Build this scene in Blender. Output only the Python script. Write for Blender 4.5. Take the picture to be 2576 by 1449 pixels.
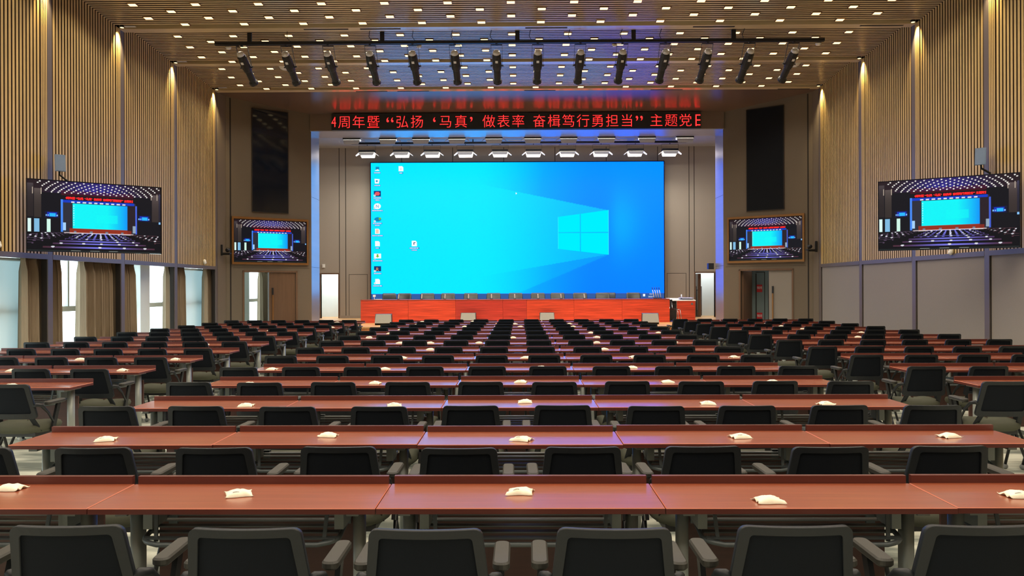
import bpy, math, random
import numpy as np
from mathutils import Vector, Matrix
random.seed(7)
SC = bpy.context.scene
COL = SC.collection
for _o in list(bpy.data.objects):
    bpy.data.objects.remove(_o)

# ------------------------------------------------------------------ camera, world, exposure
IMG_W, IMG_H, F_PX = 2576, 1449, 1931.0
YAW, ROLL = math.atan(19 / F_PX), -0.0035
CAM = Vector((0, 0, 1.66))
cam_data = bpy.data.cameras.new('camera')
cam_data.sensor_width = 36.0
cam_data.lens = F_PX / IMG_W * 36.0
cam_data.clip_end = 400
cam = bpy.data.objects.new('camera', cam_data)
COL.objects.link(cam)
cam.matrix_world = Matrix.Translation(CAM) @ Matrix.Rotation(YAW, 4, 'Z') @ Matrix.Rotation(math.pi / 2, 4, 'X') @ Matrix.Rotation(ROLL, 4, 'Z')
SC.camera = cam
CAM_INV = cam.matrix_world.inverted()

SC.view_settings.view_transform = 'Standard'
SC.view_settings.look = 'None'
SC.view_settings.gamma = 1.0
SC.view_settings.use_curve_mapping = False
SC.view_settings.exposure = 0.0
try:
    SC.cycles.use_denoising = True
    SC.cycles.denoiser = 'OPENIMAGEDENOISE'
    SC.cycles.max_bounces = 5
    SC.cycles.diffuse_bounces = 3
    SC.cycles.glossy_bounces = 3
    SC.cycles.transparent_max_bounces = 8
    SC.cycles.sample_clamp_indirect = 6.0
    SC.cycles.use_light_tree = True
    SC.cycles.adaptive_threshold = 0.06
except Exception:
    pass

world = bpy.data.worlds.new('sky')
SC.world = world
world.use_nodes = True
_bg = world.node_tree.nodes['Background']
_bg.inputs['Color'].default_value = (0.86, 0.96, 1.0, 1)
_bg.inputs['Strength'].default_value = 4.4

# light levels
P_DOWN = 15.0        # each ceiling downlight
P_DOWN_REAR = 32.0   # downlights overhead, behind the picture's top edge (every second one carries a lamp)
P_WASH = 250.0       # wall washers at the posts
P_PROFILE = 430.0    # profile spots on the front bar
P_PANEL = 40.0       # stage panel lights
S_SCREEN = 1.0
S_TV = 0.95
WARM = (1.0, 0.87, 0.70)


# ------------------------------------------------------------------ helpers
def lin(r, g, b):
    def c(v):
        v /= 255.0
        return v / 12.92 if v <= 0.04045 else ((v + 0.055) / 1.055) ** 2.4
    return (c(r), c(g), c(b), 1.0)


def visible(p, margin=0.0):
    q = CAM_INV @ Vector(p)
    if q.z > -0.3:
        return False
    x = IMG_W / 2 + F_PX * q.x / -q.z
    y = IMG_H / 2 - F_PX * q.y / -q.z
    return -margin <= x <= IMG_W + margin and -margin <= y <= IMG_H + margin


def mat(name, col, rough=0.5, metal=0.0, spec=0.5, noise=None, bump=0.0, emit=None, strength=0.0):
    """noise = (scale vector, amount): varies the base colour; object coordinates"""
    m = bpy.data.materials.new(name)
    m.use_nodes = True
    nt = m.node_tree
    b = nt.nodes['Principled BSDF']
    b.inputs['Base Color'].default_value = col
    b.inputs['Roughness'].default_value = rough
    b.inputs['Metallic'].default_value = metal
    b.inputs['Specular IOR Level'].default_value = spec
    if emit:
        b.inputs['Emission Color'].default_value = emit
        b.inputs['Emission Strength'].default_value = strength
    if noise:
        sc, amt = noise
        tc = nt.nodes.new('ShaderNodeTexCoord')
        mp = nt.nodes.new('ShaderNodeMapping')
        mp.inputs['Scale'].default_value = sc
        nz = nt.nodes.new('ShaderNodeTexNoise')
        nz.inputs['Scale'].default_value = 1.0
        nz.inputs['Detail'].default_value = 5.0
        nz.inputs['Roughness'].default_value = 0.65
        rp = nt.nodes.new('ShaderNodeValToRGB')
        rp.color_ramp.elements[0].position = 0.3
        rp.color_ramp.elements[1].position = 0.7
        rp.color_ramp.elements[0].color = tuple(c * (1 - amt) for c in col[:3]) + (1,)
        rp.color_ramp.elements[1].color = tuple(min(1, c * (1 + amt)) for c in col[:3]) + (1,)
        nt.links.new(tc.outputs['Object'], mp.inputs['Vector'])
        nt.links.new(mp.outputs['Vector'], nz.inputs['Vector'])
        nt.links.new(nz.outputs['Fac'], rp.inputs['Fac'])
        nt.links.new(rp.outputs['Color'], b.inputs['Base Color'])
        if bump:
            bp = nt.nodes.new('ShaderNodeBump')
            bp.inputs['Strength'].default_value = bump
            bp.inputs['Distance'].default_value = 0.004
            nt.links.new(nz.outputs['Fac'], bp.inputs['Height'])
            nt.links.new(bp.outputs['Normal'], b.inputs['Normal'])
    return m


def emis(name, col, strength):
    m = bpy.data.materials.new(name)
    m.use_nodes = True
    nt = m.node_tree
    nt.nodes.clear()
    o = nt.nodes.new('ShaderNodeOutputMaterial')
    e = nt.nodes.new('ShaderNodeEmission')
    e.inputs['Color'].default_value = col
    e.inputs['Strength'].default_value = strength
    nt.links.new(e.outputs[0], o.inputs['Surface'])
    return m


def screen_mat(name, strength, spec=0.2):
    """display: shows the picture stored on the panel, under a faintly glossy face"""
    m = bpy.data.materials.new(name)
    m.use_nodes = True
    nt = m.node_tree
    b = nt.nodes['Principled BSDF']
    b.inputs['Base Color'].default_value = (0.004, 0.004, 0.005, 1)
    b.inputs['Roughness'].default_value = 0.35
    b.inputs['Specular IOR Level'].default_value = spec
    a = nt.nodes.new('ShaderNodeAttribute')
    a.attribute_name = 'picture'
    nt.links.new(a.outputs['Color'], b.inputs['Emission Color'])
    b.inputs['Emission Strength'].default_value = strength
    return m


def glass_mat(name):
    m = bpy.data.materials.new(name)
    m.use_nodes = True
    nt = m.node_tree
    nt.nodes.clear()
    o = nt.nodes.new('ShaderNodeOutputMaterial')
    t = nt.nodes.new('ShaderNodeBsdfTransparent')
    t.inputs['Color'].default_value = (0.93, 0.98, 0.98, 1)
    g = nt.nodes.new('ShaderNodeBsdfGlossy')
    g.inputs['Roughness'].default_value = 0.02
    x = nt.nodes.new('ShaderNodeMixShader')
    x.inputs[0].default_value = 0.07
    nt.links.new(t.outputs[0], x.inputs[1])
    nt.links.new(g.outputs[0], x.inputs[2])
    nt.links.new(x.outputs[0], o.inputs['Surface'])
    return m


class MB:
    """mesh builder: collects shapes into one mesh object"""
    def __init__(self):
        self.v, self.f, self.m, self.s = [], [], [], []

    def face(self, idx, mi=0, smooth=False):
        self.f.append(tuple(idx)); self.m.append(mi); self.s.append(smooth)

    def quad(self, a, b, c, d, mi=0):
        n = len(self.v)
        self.v += [tuple(a), tuple(b), tuple(c), tuple(d)]
        self.face((n, n + 1, n + 2, n + 3), mi)

    def hexa(self, p, mi=0):
        """8 corners: bottom 0-3 counter-clockwise, top 4-7"""
        n = len(self.v)
        self.v += [tuple(q) for q in p]
        for q in ((3, 2, 1, 0), (4, 5, 6, 7), (0, 1, 5, 4), (1, 2, 6, 5), (2, 3, 7, 6), (3, 0, 4, 7)):
            self.face([n + i for i in q], mi)

    def box(self, x0, x1, y0, y1, z0, z1, mi=0):
        self.hexa([(x0, y0, z0), (x1, y0, z0), (x1, y1, z0), (x0, y1, z0), (x0, y0, z1), (x1, y0, z1), (x1, y1, z1), (x0, y1, z1)], mi)

    def prism(self, poly, z0, z1, mi=0, smooth=False, top_mi=None):
        """poly: (x, y) counter-clockwise, extruded in z"""
        n, k = len(self.v), len(poly)
        self.v += [(x, y, z0) for x, y in poly] + [(x, y, z1) for x, y in poly]
        self.face([n + i for i in reversed(range(k))], mi)
        self.face([n + k + i for i in range(k)], mi if top_mi is None else top_mi)
        for i in range(k):
            j = (i + 1) % k
            self.face((n + i, n + j, n + k + j, n + k + i), mi, smooth)

    def loft(self, rings, mi=0, smooth=True, caps=True):
        n, k = len(self.v), len(rings[0])
        for r in rings:
            self.v += [tuple(p) for p in r]
        for a in range(len(rings) - 1):
            for i in range(k):
                j = (i + 1) % k
                self.face((n + a * k + i, n + a * k + j, n + (a + 1) * k + j, n + (a + 1) * k + i), mi, smooth)
        if caps:
            self.face([n + i for i in reversed(range(k))], mi)
            self.face([n + (len(rings) - 1) * k + i for i in range(k)], mi)

    def tube(self, pts, r, n=8, mi=0, flat=1.0):
        """tube along a polyline; flat squashes the section along its binormal"""
        pts = [Vector(p) for p in pts]
        rings, up = [], None
        for i, p in enumerate(pts):
            t = (pts[min(i + 1, len(pts) - 1)] - pts[max(i - 1, 0)]).normalized()
            if up is None:
                up = Vector((0, 0, 1)) if abs(t.z) < 0.9 else Vector((0, 1, 0))
            s = t.cross(up).normalized()
            u = s.cross(t).normalized()
            up = u
            rr = r[i] if isinstance(r, (list, tuple)) else r
            rings.append([p + s * math.cos(2 * math.pi * k / n) * rr + u * math.sin(2 * math.pi * k / n) * rr * flat for k in range(n)])
        self.loft(rings, mi)

    def bar(self, a, b, w, t, mi=0, side=(1, 0, 0)):
        """flat bar from a to b: w across 'side', t across the other way"""
        a, b = Vector(a), Vector(b)
        d = (b - a).normalized()
        s = Vector(side)
        s = (s - d * s.dot(d)).normalized()
        u = d.cross(s).normalized()
        q = []
        for p in (a, b):
            q += [p - s * w / 2 - u * t / 2, p + s * w / 2 - u * t / 2, p + s * w / 2 + u * t / 2, p - s * w / 2 + u * t / 2]
        self.hexa(q, mi)

    def ball(self, c, r, mi=0, n=10, m=6, sc=(1, 1, 1)):
        rings = []
        for i in range(m + 1):
            th = math.pi * (0.02 + 0.96 * i / m)
            rings.append([(c[0] + r * sc[0] * math.sin(th) * math.cos(2 * math.pi * k / n), c[1] + r * sc[1] * math.sin(th) * math.sin(2 * math.pi * k / n), c[2] - r * sc[2] * math.cos(th)) for k in range(n)])
        self.loft(rings, mi)

    def add(self, other, M=None, mi_off=0):
        n = len(self.v)
        self.v += [tuple(M @ Vector(p)) if M is not None else p for p in other.v]
        self.f += [tuple(n + i for i in f) for f in other.f]
        self.m += [i + mi_off for i in other.m]
        self.s += other.s

    def slat(self, p, face_mi, side_mi, keep):
        """8-corner slat whose faces with index in keep get the wood face, the rest the darker side colour"""
        n = len(self.v)
        self.v += [tuple(q) for q in p]
        for i, q in enumerate(((3, 2, 1, 0), (4, 5, 6, 7), (0, 1, 5, 4), (1, 2, 6, 5), (2, 3, 7, 6), (3, 0, 4, 7))):
            self.face([n + k for k in q], face_mi if i in keep else side_mi)

    def mesh(self, name, mats):
        me = bpy.data.meshes.new(name)
        me.from_pydata(self.v, [], self.f)
        for m in mats if isinstance(mats, (list, tuple)) else [mats]:
            me.materials.append(m)
        me.polygons.foreach_set('material_index', self.m)
        me.polygons.foreach_set('use_smooth', self.s)
        me.update()
        return me

    def build(self, name, mats, parent=None, loc=None):
        return obj(name, self.mesh(name, mats), parent, loc)


def obj(name, data, parent=None, loc=None, rot=None):
    o = bpy.data.objects.new(name, data)
    COL.objects.link(o)
    if parent is not None:
        o.parent = parent
    if loc is not None:
        o.location = loc
    if rot is not None:
        o.rotation_euler = rot
    return o


def tag(o, label, cat, group=None, kind=None):
    o['label'] = label
    o['category'] = cat
    if group:
        o['group'] = group
    if kind:
        o['kind'] = kind
    return o


def thing(name, label, cat, loc=(0, 0, 0), rz=0.0, group=None):
    o = obj(name, None, None, loc, (0, 0, rz))
    return tag(o, label, cat, group)


def struct(name, mb, mats, parent=None):
    o = mb.build(name, mats, parent)
    if parent is None:
        o['kind'] = 'structure'
    return o


def children_of(root):
    return [o for o in root.children]


def dup(root, loc, rz, label=None, group=None):
    c = root.copy(); COL.objects.link(c)
    c.location = loc; c.rotation_euler = (root.rotation_euler[0], root.rotation_euler[1], rz)
    if label:
        c['label'] = label
    if group:
        c['group'] = group
    for ch in root.children:
        d = ch.copy(); COL.objects.link(d); d.parent = c
        for g in ch.children:
            e = g.copy(); COL.objects.link(e); e.parent = d
    return c


ORD = ['first', 'second', 'third', 'fourth', 'fifth', 'sixth', 'seventh', 'eighth', 'ninth', 'tenth', 'eleventh', 'twelfth', 'thirteenth', 'fourteenth', 'fifteenth', 'sixteenth', 'seventeenth', 'eighteenth', 'nineteenth', 'twentieth']


def rounded(w, d, r, n=5):
    """rounded rectangle outline centred on the origin"""
    out = []
    for cx, cy, a0 in ((w / 2 - r, d / 2 - r, 0), (-w / 2 + r, d / 2 - r, 90), (-w / 2 + r, -d / 2 + r, 180), (w / 2 - r, -d / 2 + r, 270)):
        for i in range(n):
            a = math.radians(a0 + 90 * i / (n - 1))
            out.append((cx + r * math.cos(a), cy + r * math.sin(a)))
    return out


def glyph_mesh(txt, size, offset=0.0):
    """flat mesh of a text, in the xy plane"""
    cu = bpy.data.curves.new('lettering', 'FONT')
    cu.body = txt
    cu.size = size
    cu.resolution_u = 3
    cu.offset = offset
    o = bpy.data.objects.new('lettering', cu)
    COL.objects.link(o)
    bpy.context.view_layer.update()
    dg = bpy.context.evaluated_depsgraph_get()
    me = bpy.data.meshes.new_from_object(o.evaluated_get(dg))
    bpy.data.objects.remove(o)
    return me


def add_glyph(mb, txt, size, M, mi=0, centre=True, offset=0.0):
    me = glyph_mesh(txt, size, offset)
    if not me.vertices:
        return 0
    xs = [v.co.x for v in me.vertices]; ys = [v.co.y for v in me.vertices]
    cx = (min(xs) + max(xs)) / 2 if centre else 0.0
    cy = (min(ys) + max(ys)) / 2 if centre == 'both' else 0.0
    n = len(mb.v)
    mb.v += [tuple(M @ Vector((v.co.x - cx, v.co.y - cy, 0))) for v in me.vertices]
    for p in me.polygons:
        mb.face([n + i for i in p.vertices], mi)
    w = max(xs) - min(xs)
    bpy.data.meshes.remove(me)
    return w


# ------------------------------------------------------------------ materials
M = {}
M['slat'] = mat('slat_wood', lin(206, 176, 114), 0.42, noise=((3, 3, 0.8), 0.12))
M['slat_side'] = mat('dark_slat_side', lin(74, 54, 36), 0.7, noise=((3, 3, 3), 0.1))  # slat sides, a darker brown than the faces
M['ceil_slat'] = mat('ceiling_slat_wood', lin(216, 193, 152), 0.19, spec=1.0, noise=((0.8, 3, 3), 0.10))
M['slat_back'] = mat('slat_backing', lin(58, 42, 28), 0.8, noise=((2, 2, 2), 0.1))
M['post'] = mat('grey_brown_metal_panel', lin(102, 93, 90), 0.42, noise=((1, 1, 1), 0.05))
M['fabric'] = mat('brown_acoustic_fabric', lin(110, 99, 86), 0.75, spec=0.25, noise=((120, 120, 120), 0.10))
M['panel'] = mat('taupe_wall_fabric', lin(140, 133, 126), 0.7, spec=0.3, noise=((140, 140, 140), 0.08))
M['soffit'] = mat('brown_lacquer_panel', lin(108, 88, 76), 0.24, spec=0.9, noise=((1, 1, 1), 0.05))
M['jamb'] = mat('brushed_aluminium_panel', (0.42, 0.40, 0.41, 1), 0.30, metal=0.55, noise=((0.4, 0.4, 6), 0.05))
M['stage_wall'] = mat('stage_wall_panel', lin(158, 148, 134), 0.5, noise=((60, 60, 60), 0.05))
M['stage_ceiling'] = mat('pale_stage_ceiling', lin(170, 172, 172), 0.6, noise=((2, 2, 2), 0.04))
M['groove'] = mat('dark_groove', lin(34, 28, 24), 0.8, noise=((5, 5, 5), 0.1))
M['bronze'] = mat('bronze_trim', lin(150, 108, 66), 0.35, metal=0.6, noise=((3, 3, 3), 0.08))
M['white_wall'] = mat('white_paint', lin(222, 230, 228), 0.6, noise=((2, 2, 2), 0.03))
M['door'] = mat('brown_door_veneer', lin(104, 78, 58), 0.5, noise=((14, 14, 1.2), 0.12))
M['plain'] = mat('taupe_plaster', lin(150, 138, 124), 0.7, noise=((3, 3, 3), 0.05))
M['white_frame'] = mat('window_frame_paint', lin(205, 214, 214), 0.4, noise=((4, 4, 4), 0.03))
M['glass'] = glass_mat('window_glass')
M['black'] = mat('black_plastic', lin(26, 28, 31), 0.45, noise=((30, 30, 30), 0.1))
M['black_gloss'] = mat('black_gloss_panel', lin(12, 21, 36), 0.07, spec=0.5, noise=((3, 3, 3), 0.1))
M['black_cloth'] = mat('black_speaker_cloth', lin(18, 21, 27), 0.85, spec=0.2, noise=((160, 160, 160), 0.25))
M['chair_frame'] = mat('charcoal_chair_plastic', lin(22, 27, 32), 0.5, spec=0.35, noise=((40, 40, 40), 0.08))
M['chair_mesh'] = mat('black_chair_mesh', lin(14, 19, 26), 0.8, spec=0.15, noise=((400, 400, 400), 0.3))
M['seat'] = mat('olive_grey_seat_fabric', lin(74, 76, 64), 0.85, spec=0.2, noise=((300, 300, 300), 0.12))
M['arm_pad'] = mat('grey_arm_pad', lin(42, 42, 38), 0.55, noise=((60, 60, 60), 0.06))
M['chair_leg'] = mat('black_painted_steel', lin(30, 32, 34), 0.35, metal=0.3, noise=((10, 10, 10), 0.05))
M['caster'] = mat('grey_caster', lin(120, 124, 124), 0.5, noise=((10, 10, 10), 0.05))
M['top'] = mat('red_brown_laminate', lin(140, 70, 42), 0.5, spec=0.2, noise=((2.2, 70, 10), 0.13))
_tb = M['top'].node_tree.nodes['Principled BSDF']
_tb.inputs['Coat Weight'].default_value = 1.0
_tb.inputs['Coat Roughness'].default_value = 0.22
_tb.inputs['Coat IOR'].default_value = 1.5
M['top_edge'] = mat('dark_red_edge_band', lin(88, 40, 32), 0.4, noise=((3, 60, 60), 0.12))
M['top_line'] = mat('pale_orange_edge_line', lin(184, 100, 68), 0.4, noise=((3, 3, 3), 0.05))  # lighter edge band, its highlight put into the colour
M['modesty'] = mat('dark_red_brown_board', lin(78, 46, 40), 0.5, noise=((3, 40, 40), 0.12))
M['table_leg'] = mat('grey_painted_steel', lin(140, 146, 142), 0.4, metal=0.2, noise=((4, 4, 4), 0.05))
M['rack'] = mat('dark_grey_steel', lin(92, 100, 102), 0.38, metal=0.3, noise=((6, 6, 6), 0.06))
M['packet'] = mat('cream_paper_wrapper', lin(238, 232, 210), 0.55, noise=((28, 40, 40), 0.07), bump=0.3)
M['print'] = mat('grey_print', lin(150, 148, 140), 0.6, noise=((90, 90, 90), 0.3))
M['desk_wood'] = mat('red_desk_veneer', lin(198, 66, 40), 0.36, noise=((0.9, 4, 34), 0.5))
M['desk_wood_dark'] = mat('deeper_red_desk_veneer', lin(176, 52, 42), 0.36, noise=((0.9, 4, 34), 0.45))
M['desk_top'] = mat('desk_top_veneer', lin(150, 66, 50), 0.28, noise=((0.9, 20, 4), 0.2))
M['stage_wood'] = mat('stage_floor_wood', lin(206, 160, 104), 0.38, noise=((30, 1.2, 6), 0.18))
M['stage_front'] = mat('stage_front_wood', lin(190, 120, 66), 0.45, noise=((26, 4, 1.0), 0.2))
M['leather'] = mat('black_leather', lin(34, 38, 42), 0.4, noise=((22, 22, 22), 0.15), bump=0.2)
M['chrome'] = mat('chrome', (0.75, 0.76, 0.78, 1), 0.15, metal=1.0, noise=((3, 3, 3), 0.03))
M['silver'] = mat('silver_plastic', lin(225, 225, 224), 0.35, metal=0.2, noise=((20, 20, 20), 0.04))
M['grey_case'] = mat('grey_speaker_case', lin(130, 128, 120), 0.6, noise=((60, 60, 60), 0.08))
M['white'] = mat('white_plastic', lin(230, 228, 220), 0.4, noise=((10, 10, 10), 0.03))
M['paper'] = mat('white_paper', lin(240, 240, 240), 0.6, noise=((10, 10, 10), 0.02))
M['red_sign'] = mat('red_sign', lin(206, 36, 44), 0.5, noise=((10, 10, 10), 0.05))
M['steel_door'] = mat('grey_steel_door', lin(120, 136, 138), 0.5, noise=((3, 3, 3), 0.05))
M['tinted_grey'] = mat('blue_tinted_speaker_case', lin(72, 100, 136), 0.3, noise=((10, 10, 10), 0.06))  # grey case with the screen's blue reflection put into its colour
M['curtain'] = mat('taupe_curtain', lin(156, 138, 116), 0.85, spec=0.2, noise=((60, 60, 3), 0.12))
M['lens'] = emis('warm_downlight_lens', (1.0, 0.74, 0.36, 1), 2.3)
M['panel_glow'] = emis('warm_panel_light', (1.0, 0.90, 0.72, 1), 6.0)
M['led_red'] = emis('red_led', (1.0, 0.013, 0.013, 1), 5.0)
M['screen_text'] = emis('screen_text', (0.85, 0.92, 1.0, 1), 1.0)

# carpet: pale and dark grey-green drifts
m = mat('carpet', lin(128, 132, 120), 0.95, spec=0.1)
nt = m.node_tree
b = nt.nodes['Principled BSDF']
tc = nt.nodes.new('ShaderNodeTexCoord'); mp = nt.nodes.new('ShaderNodeMapping'); mp.inputs['Scale'].default_value = (0.35, 1.5, 1)
nz = nt.nodes.new('ShaderNodeTexNoise'); nz.inputs['Scale'].default_value = 2.2; nz.inputs['Detail'].default_value = 8
rp = nt.nodes.new('ShaderNodeValToRGB')
rp.color_ramp.elements[0].position = 0.40; rp.color_ramp.elements[0].color = lin(138, 146, 138)
rp.color_ramp.elements[1].position = 0.56; rp.color_ramp.elements[1].color = lin(232, 235, 220)
nt.links.new(tc.outputs['Object'], mp.inputs['Vector']); nt.links.new(mp.outputs['Vector'], nz.inputs['Vector'])
nt.links.new(nz.outputs['Fac'], rp.inputs['Fac']); nt.links.new(rp.outputs['Color'], b.inputs['Base Color'])
M['carpet'] = m

# ------------------------------------------------------------------ room shell
XL, XR = -8.95, 8.81            # face of the slatted side walls
XO = -9.5                       # window wall behind the slatted wall
Y_END, BAY = 22.6, 2.68
NB = 10                         # bays towards the rear of the hall
Y_REAR = Y_END - BAY * NB       # rear wall
LA, LB = Vector((-8.80, 23.0)), Vector((-6.66, 24.45))
RA, RB = Vector((8.70, 22.9)), Vector((6.50, 24.45))
STAGE = 0.5


def ceil_z(y):
    t = ((y - Y_END) % BAY) / BAY
    return 7.66 - 0.16 * t


mb = MB()
mb.box(-9.6, 9.2, Y_REAR - 0.2, 34, -0.1, 0.0)
struct('floor', mb, M['carpet'])

# slatted side walls: backing, slats, horizontal band; posts are trims
SLAT_Y = []
for i in range(NB):
    y0 = Y_END - BAY * (i + 1)
    for k in range(23):
        SLAT_Y.append((y0 + 0.10 + k * 0.1, y0 + 0.10 + k * 0.1 + 0.062, True))
    for k in range(4):
        SLAT_Y.append((y0 + 2.41 + k * 0.05, y0 + 2.41 + k * 0.05 + 0.034, False))


def slat_wall(name, face, sgn):
    """sgn: direction from the face into the wall"""
    mb = MB()
    a, b2 = sorted((face + sgn * 0.07, face + sgn * 0.09))
    mb.box(a, b2, Y_REAR, Y_END, 2.33, 7.75, 1)
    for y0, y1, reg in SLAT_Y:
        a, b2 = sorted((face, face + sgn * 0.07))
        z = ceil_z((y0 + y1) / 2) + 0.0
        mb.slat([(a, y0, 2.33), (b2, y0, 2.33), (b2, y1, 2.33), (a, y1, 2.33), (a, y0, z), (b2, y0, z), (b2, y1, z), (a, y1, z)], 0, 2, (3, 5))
    return struct(name, mb, [M['slat'], M['slat_back'], M['slat_side']])


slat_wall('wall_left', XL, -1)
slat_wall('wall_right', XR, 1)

# posts and the band under the slats
n_trim = 1
for i in range(NB + 1):
    y = Y_END - BAY * i
    for x, s in ((XL, -1), (XR, 1)):
        mb = MB()
        a, b2 = sorted((x - s * 0.0, x + s * 0.12))
        mb.box(a, b2, y - 0.075, y + 0.075, 0, ceil_z(y - 0.02), 0)
        a2, b3 = sorted((x + s * 0.02, x + s * 0.12))
        mb.box(a2, b3, y - 0.095, y - 0.075, 0, ceil_z(y - 0.02), 1)
        mb.box(a2, b3, y + 0.075, y + 0.095, 0, ceil_z(y - 0.02), 1)
        struct('trim_%d' % n_trim, mb, [M['post'], M['groove']]); n_trim += 1
for x, s in ((XL, -1), (XR, 1)):
    mb = MB()
    for i in range(NB):
        y0, y1 = Y_END - BAY * (i + 1) + 0.075, Y_END - BAY * i - 0.075
        a, b2 = sorted((x - s * 0.004, x + s * 0.10))
        mb.box(a, b2, y0, y1, 2.235, 2.33, 0)
    struct('trim_%d' % n_trim, mb, [M['post']]); n_trim += 1

# right wall below the band: flat fabric panels
mb = MB()
for i in range(NB):
    y0, y1 = Y_END - BAY * (i + 1) + 0.095, Y_END - BAY * i - 0.095
    mb.box(XR + 0.03, XR + 0.10, y0, y1, 0, 2.235, 0)
mb.box(XR + 0.10, XR + 0.2, Y_REAR, 34, 0, 7.9, 0)
struct('wall_east', mb, M['panel'])

# ceiling: backing, slats across the hall, plain beams
mb = MB()
mb.box(-9.6, 9.1, Y_REAR, Y_END + 0.1, 7.76, 7.86, 1)
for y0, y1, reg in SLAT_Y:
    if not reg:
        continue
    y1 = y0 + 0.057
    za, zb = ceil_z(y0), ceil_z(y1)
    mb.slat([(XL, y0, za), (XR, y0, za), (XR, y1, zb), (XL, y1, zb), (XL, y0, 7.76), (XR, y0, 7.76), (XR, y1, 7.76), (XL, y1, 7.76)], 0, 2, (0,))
struct('ceiling', mb, [M['ceil_slat'], M['slat_back'], M['slat_side']])
for i in range(NB + 1):
    y = Y_END - BAY * i
    mb = MB()
    mb.box(XL, XR, y - 0.13, y + 0.10, 7.49, 7.77, 0)
    struct('trim_%d' % n_trim, mb, [M['ceil_slat']]); n_trim += 1

# rear wall and outer shell
mb = MB(); mb.box(-9.6, 9.2, Y_REAR - 0.2, Y_REAR, 0, 7.9)
struct('wall_back', mb, M['plain'])

# soffit between the slatted ceiling and the proscenium, sloping down
mb = MB()
P = [(-8.95, Y_END + 0.1, 7.49), (8.81, Y_END + 0.1, 7.49), (8.81, 24.5, 7.215), (-8.95, 24.5, 7.215)]
mb.hexa(P + [(p[0], p[1], 7.86) for p in P])
struct('ceiling_soffit', mb, M['soffit'])

# end returns beside the splayed walls
for nm, poly in (('wall_left_return', [(-9.3, 22.67), (-8.94, 22.67), (-8.81, 23.02), (-8.88, 23.2), (-9.3, 23.2)]), ('wall_right_return', [(8.80, 22.67), (9.15, 22.67), (9.15, 23.1), (8.80, 23.1), (8.71, 22.92)])):
    mb = MB()
    mb.prism(poly, 0, 7.5, 0)
    struct(nm, mb, [M['fabric']])


def splay(name, A, B, door0, door1, spk0, spk1, back):
    """splayed wall with a doorway and a groove at its outer edge; back = direction behind the wall"""
    d = (B - A); L = d.length; d = d / L
    nrm = Vector((-d.y, d.x)) * back
    Mx = Matrix(((d.x, nrm.x, 0, A.x), (d.y, nrm.y, 0, A.y), (0, 0, 1, 0), (0, 0, 0, 1)))
    q = MB()
    T = 0.12
    z_top = 7.5
    q.box(-0.02, door0, 0, T, 0, z_top)
    q.box(door1, L + 0.02, 0, T, 0, z_top)
    q.box(door0, door1, 0, T, 2.17, z_top)
    q.box(0.09, 0.13, -0.003, 0.0, 0, 7.42, 1)
    q.box(0.18, L - 0.05, -0.003, 0.0, 2.30, 2.306, 1)
    o = MB(); o.add(q, Mx)
    struct(name, o, [M['fabric'], M['groove']])
    return Mx, L


ML, LL = splay('wall_left_splay', LA, LB, 0.504, 2.094, 0.76, 1.84, 1)
MR, LR = splay('wall_right_splay', RA, RB, 0.591, 2.16, 0.82, 1.93, -1)

# proscenium: fascia beam, jambs
JL, JR = -6.66, 6.50
mb = MB()
mb.box(JL, JR, 24.42, 25.5, 6.68, 7.6, 0)
struct('wall_proscenium', mb, M['jamb'])
mb = MB(); mb.box(JL - 0.2, JL, 24.52, 25.5, 0, 7.6, 0); mb.box(JL - 1.7, JL - 0.2, 25.44, 25.5, 0, 7.6, 0)
for z in (2.35, 4.6):
    mb.box(JL, JL + 0.002, 24.55, 25.5, z, z + 0.008, 1)
struct('wall_left_jamb', mb, [M['jamb'], M['groove']])
mb = MB(); mb.box(JR, JR + 0.2, 24.52, 25.5, 0, 7.6, 0); mb.box(JR + 0.2, JR + 1.9, 25.44, 25.5, 0, 7.6, 0)
for z in (2.35, 4.6):
    mb.box(JR - 0.002, JR, 24.55, 25.5, z, z + 0.008, 1)
struct('wall_right_jamb', mb, [M['jamb'], M['groove']])
# brown fascia behind the LED sign
mb = MB(); mb.box(JL, JR, 24.40, 24.42, 6.70, 7.25)
struct('wall_fascia', mb, M['soffit'])

# stage box: floor, side walls, ceiling, back wall with two doorways
mb = MB()
mb.prism([(-6.6, 23.1), (6.44, 23.1), (6.44, 25.5), (8.3, 25.5), (8.3, 31.6), (-8.3, 31.6), (-8.3, 25.5), (-6.6, 25.5)], 0, STAGE, 0, top_mi=1)
mb.box(-6.62, 6.46, 23.06, 23.1, STAGE - 0.04, STAGE + 0.004, 1)
o = struct('floor_stage', mb, [M['stage_front'], M['stage_wood']])
mb = MB(); mb.box(-8.4, 8.4, 25.5, 30.2, 7.16, 7.4)
struct('ceiling_stage', mb, M['stage_ceiling'])
mb = MB(); mb.box(-8.4, -8.3, 25.5, 30.0, 0, 7.2); struct('wall_stage_left', mb, M['stage_wall'])
mb = MB(); mb.box(8.3, 8.4, 25.5, 30.0, 0, 7.2); struct('wall_stage_right', mb, M['stage_wall'])
mb = MB()
YB = 30.0
mb.box(-8.4, -7.79, YB, YB + 0.15, STAGE, 7.2)
mb.box(-7.79, -7.10, YB, YB + 0.15, 2.22, 7.2)
mb.box(-7.10, 6.86, YB, YB + 0.15, STAGE, 7.2)
mb.box(6.86, 7.62, YB, YB + 0.15, 2.22, 7.2)
mb.box(7.62, 8.4, YB, YB + 0.15, STAGE, 7.2)
for x in (-7.05, -6.80, -4.6, -2.6, -0.6, 1.4, 3.4, 5.4, 6.62, 6.82):
    mb.box(x - 0.012, x + 0.012, YB - 0.003, YB, STAGE + 0.1, 7.16, 1)
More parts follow.
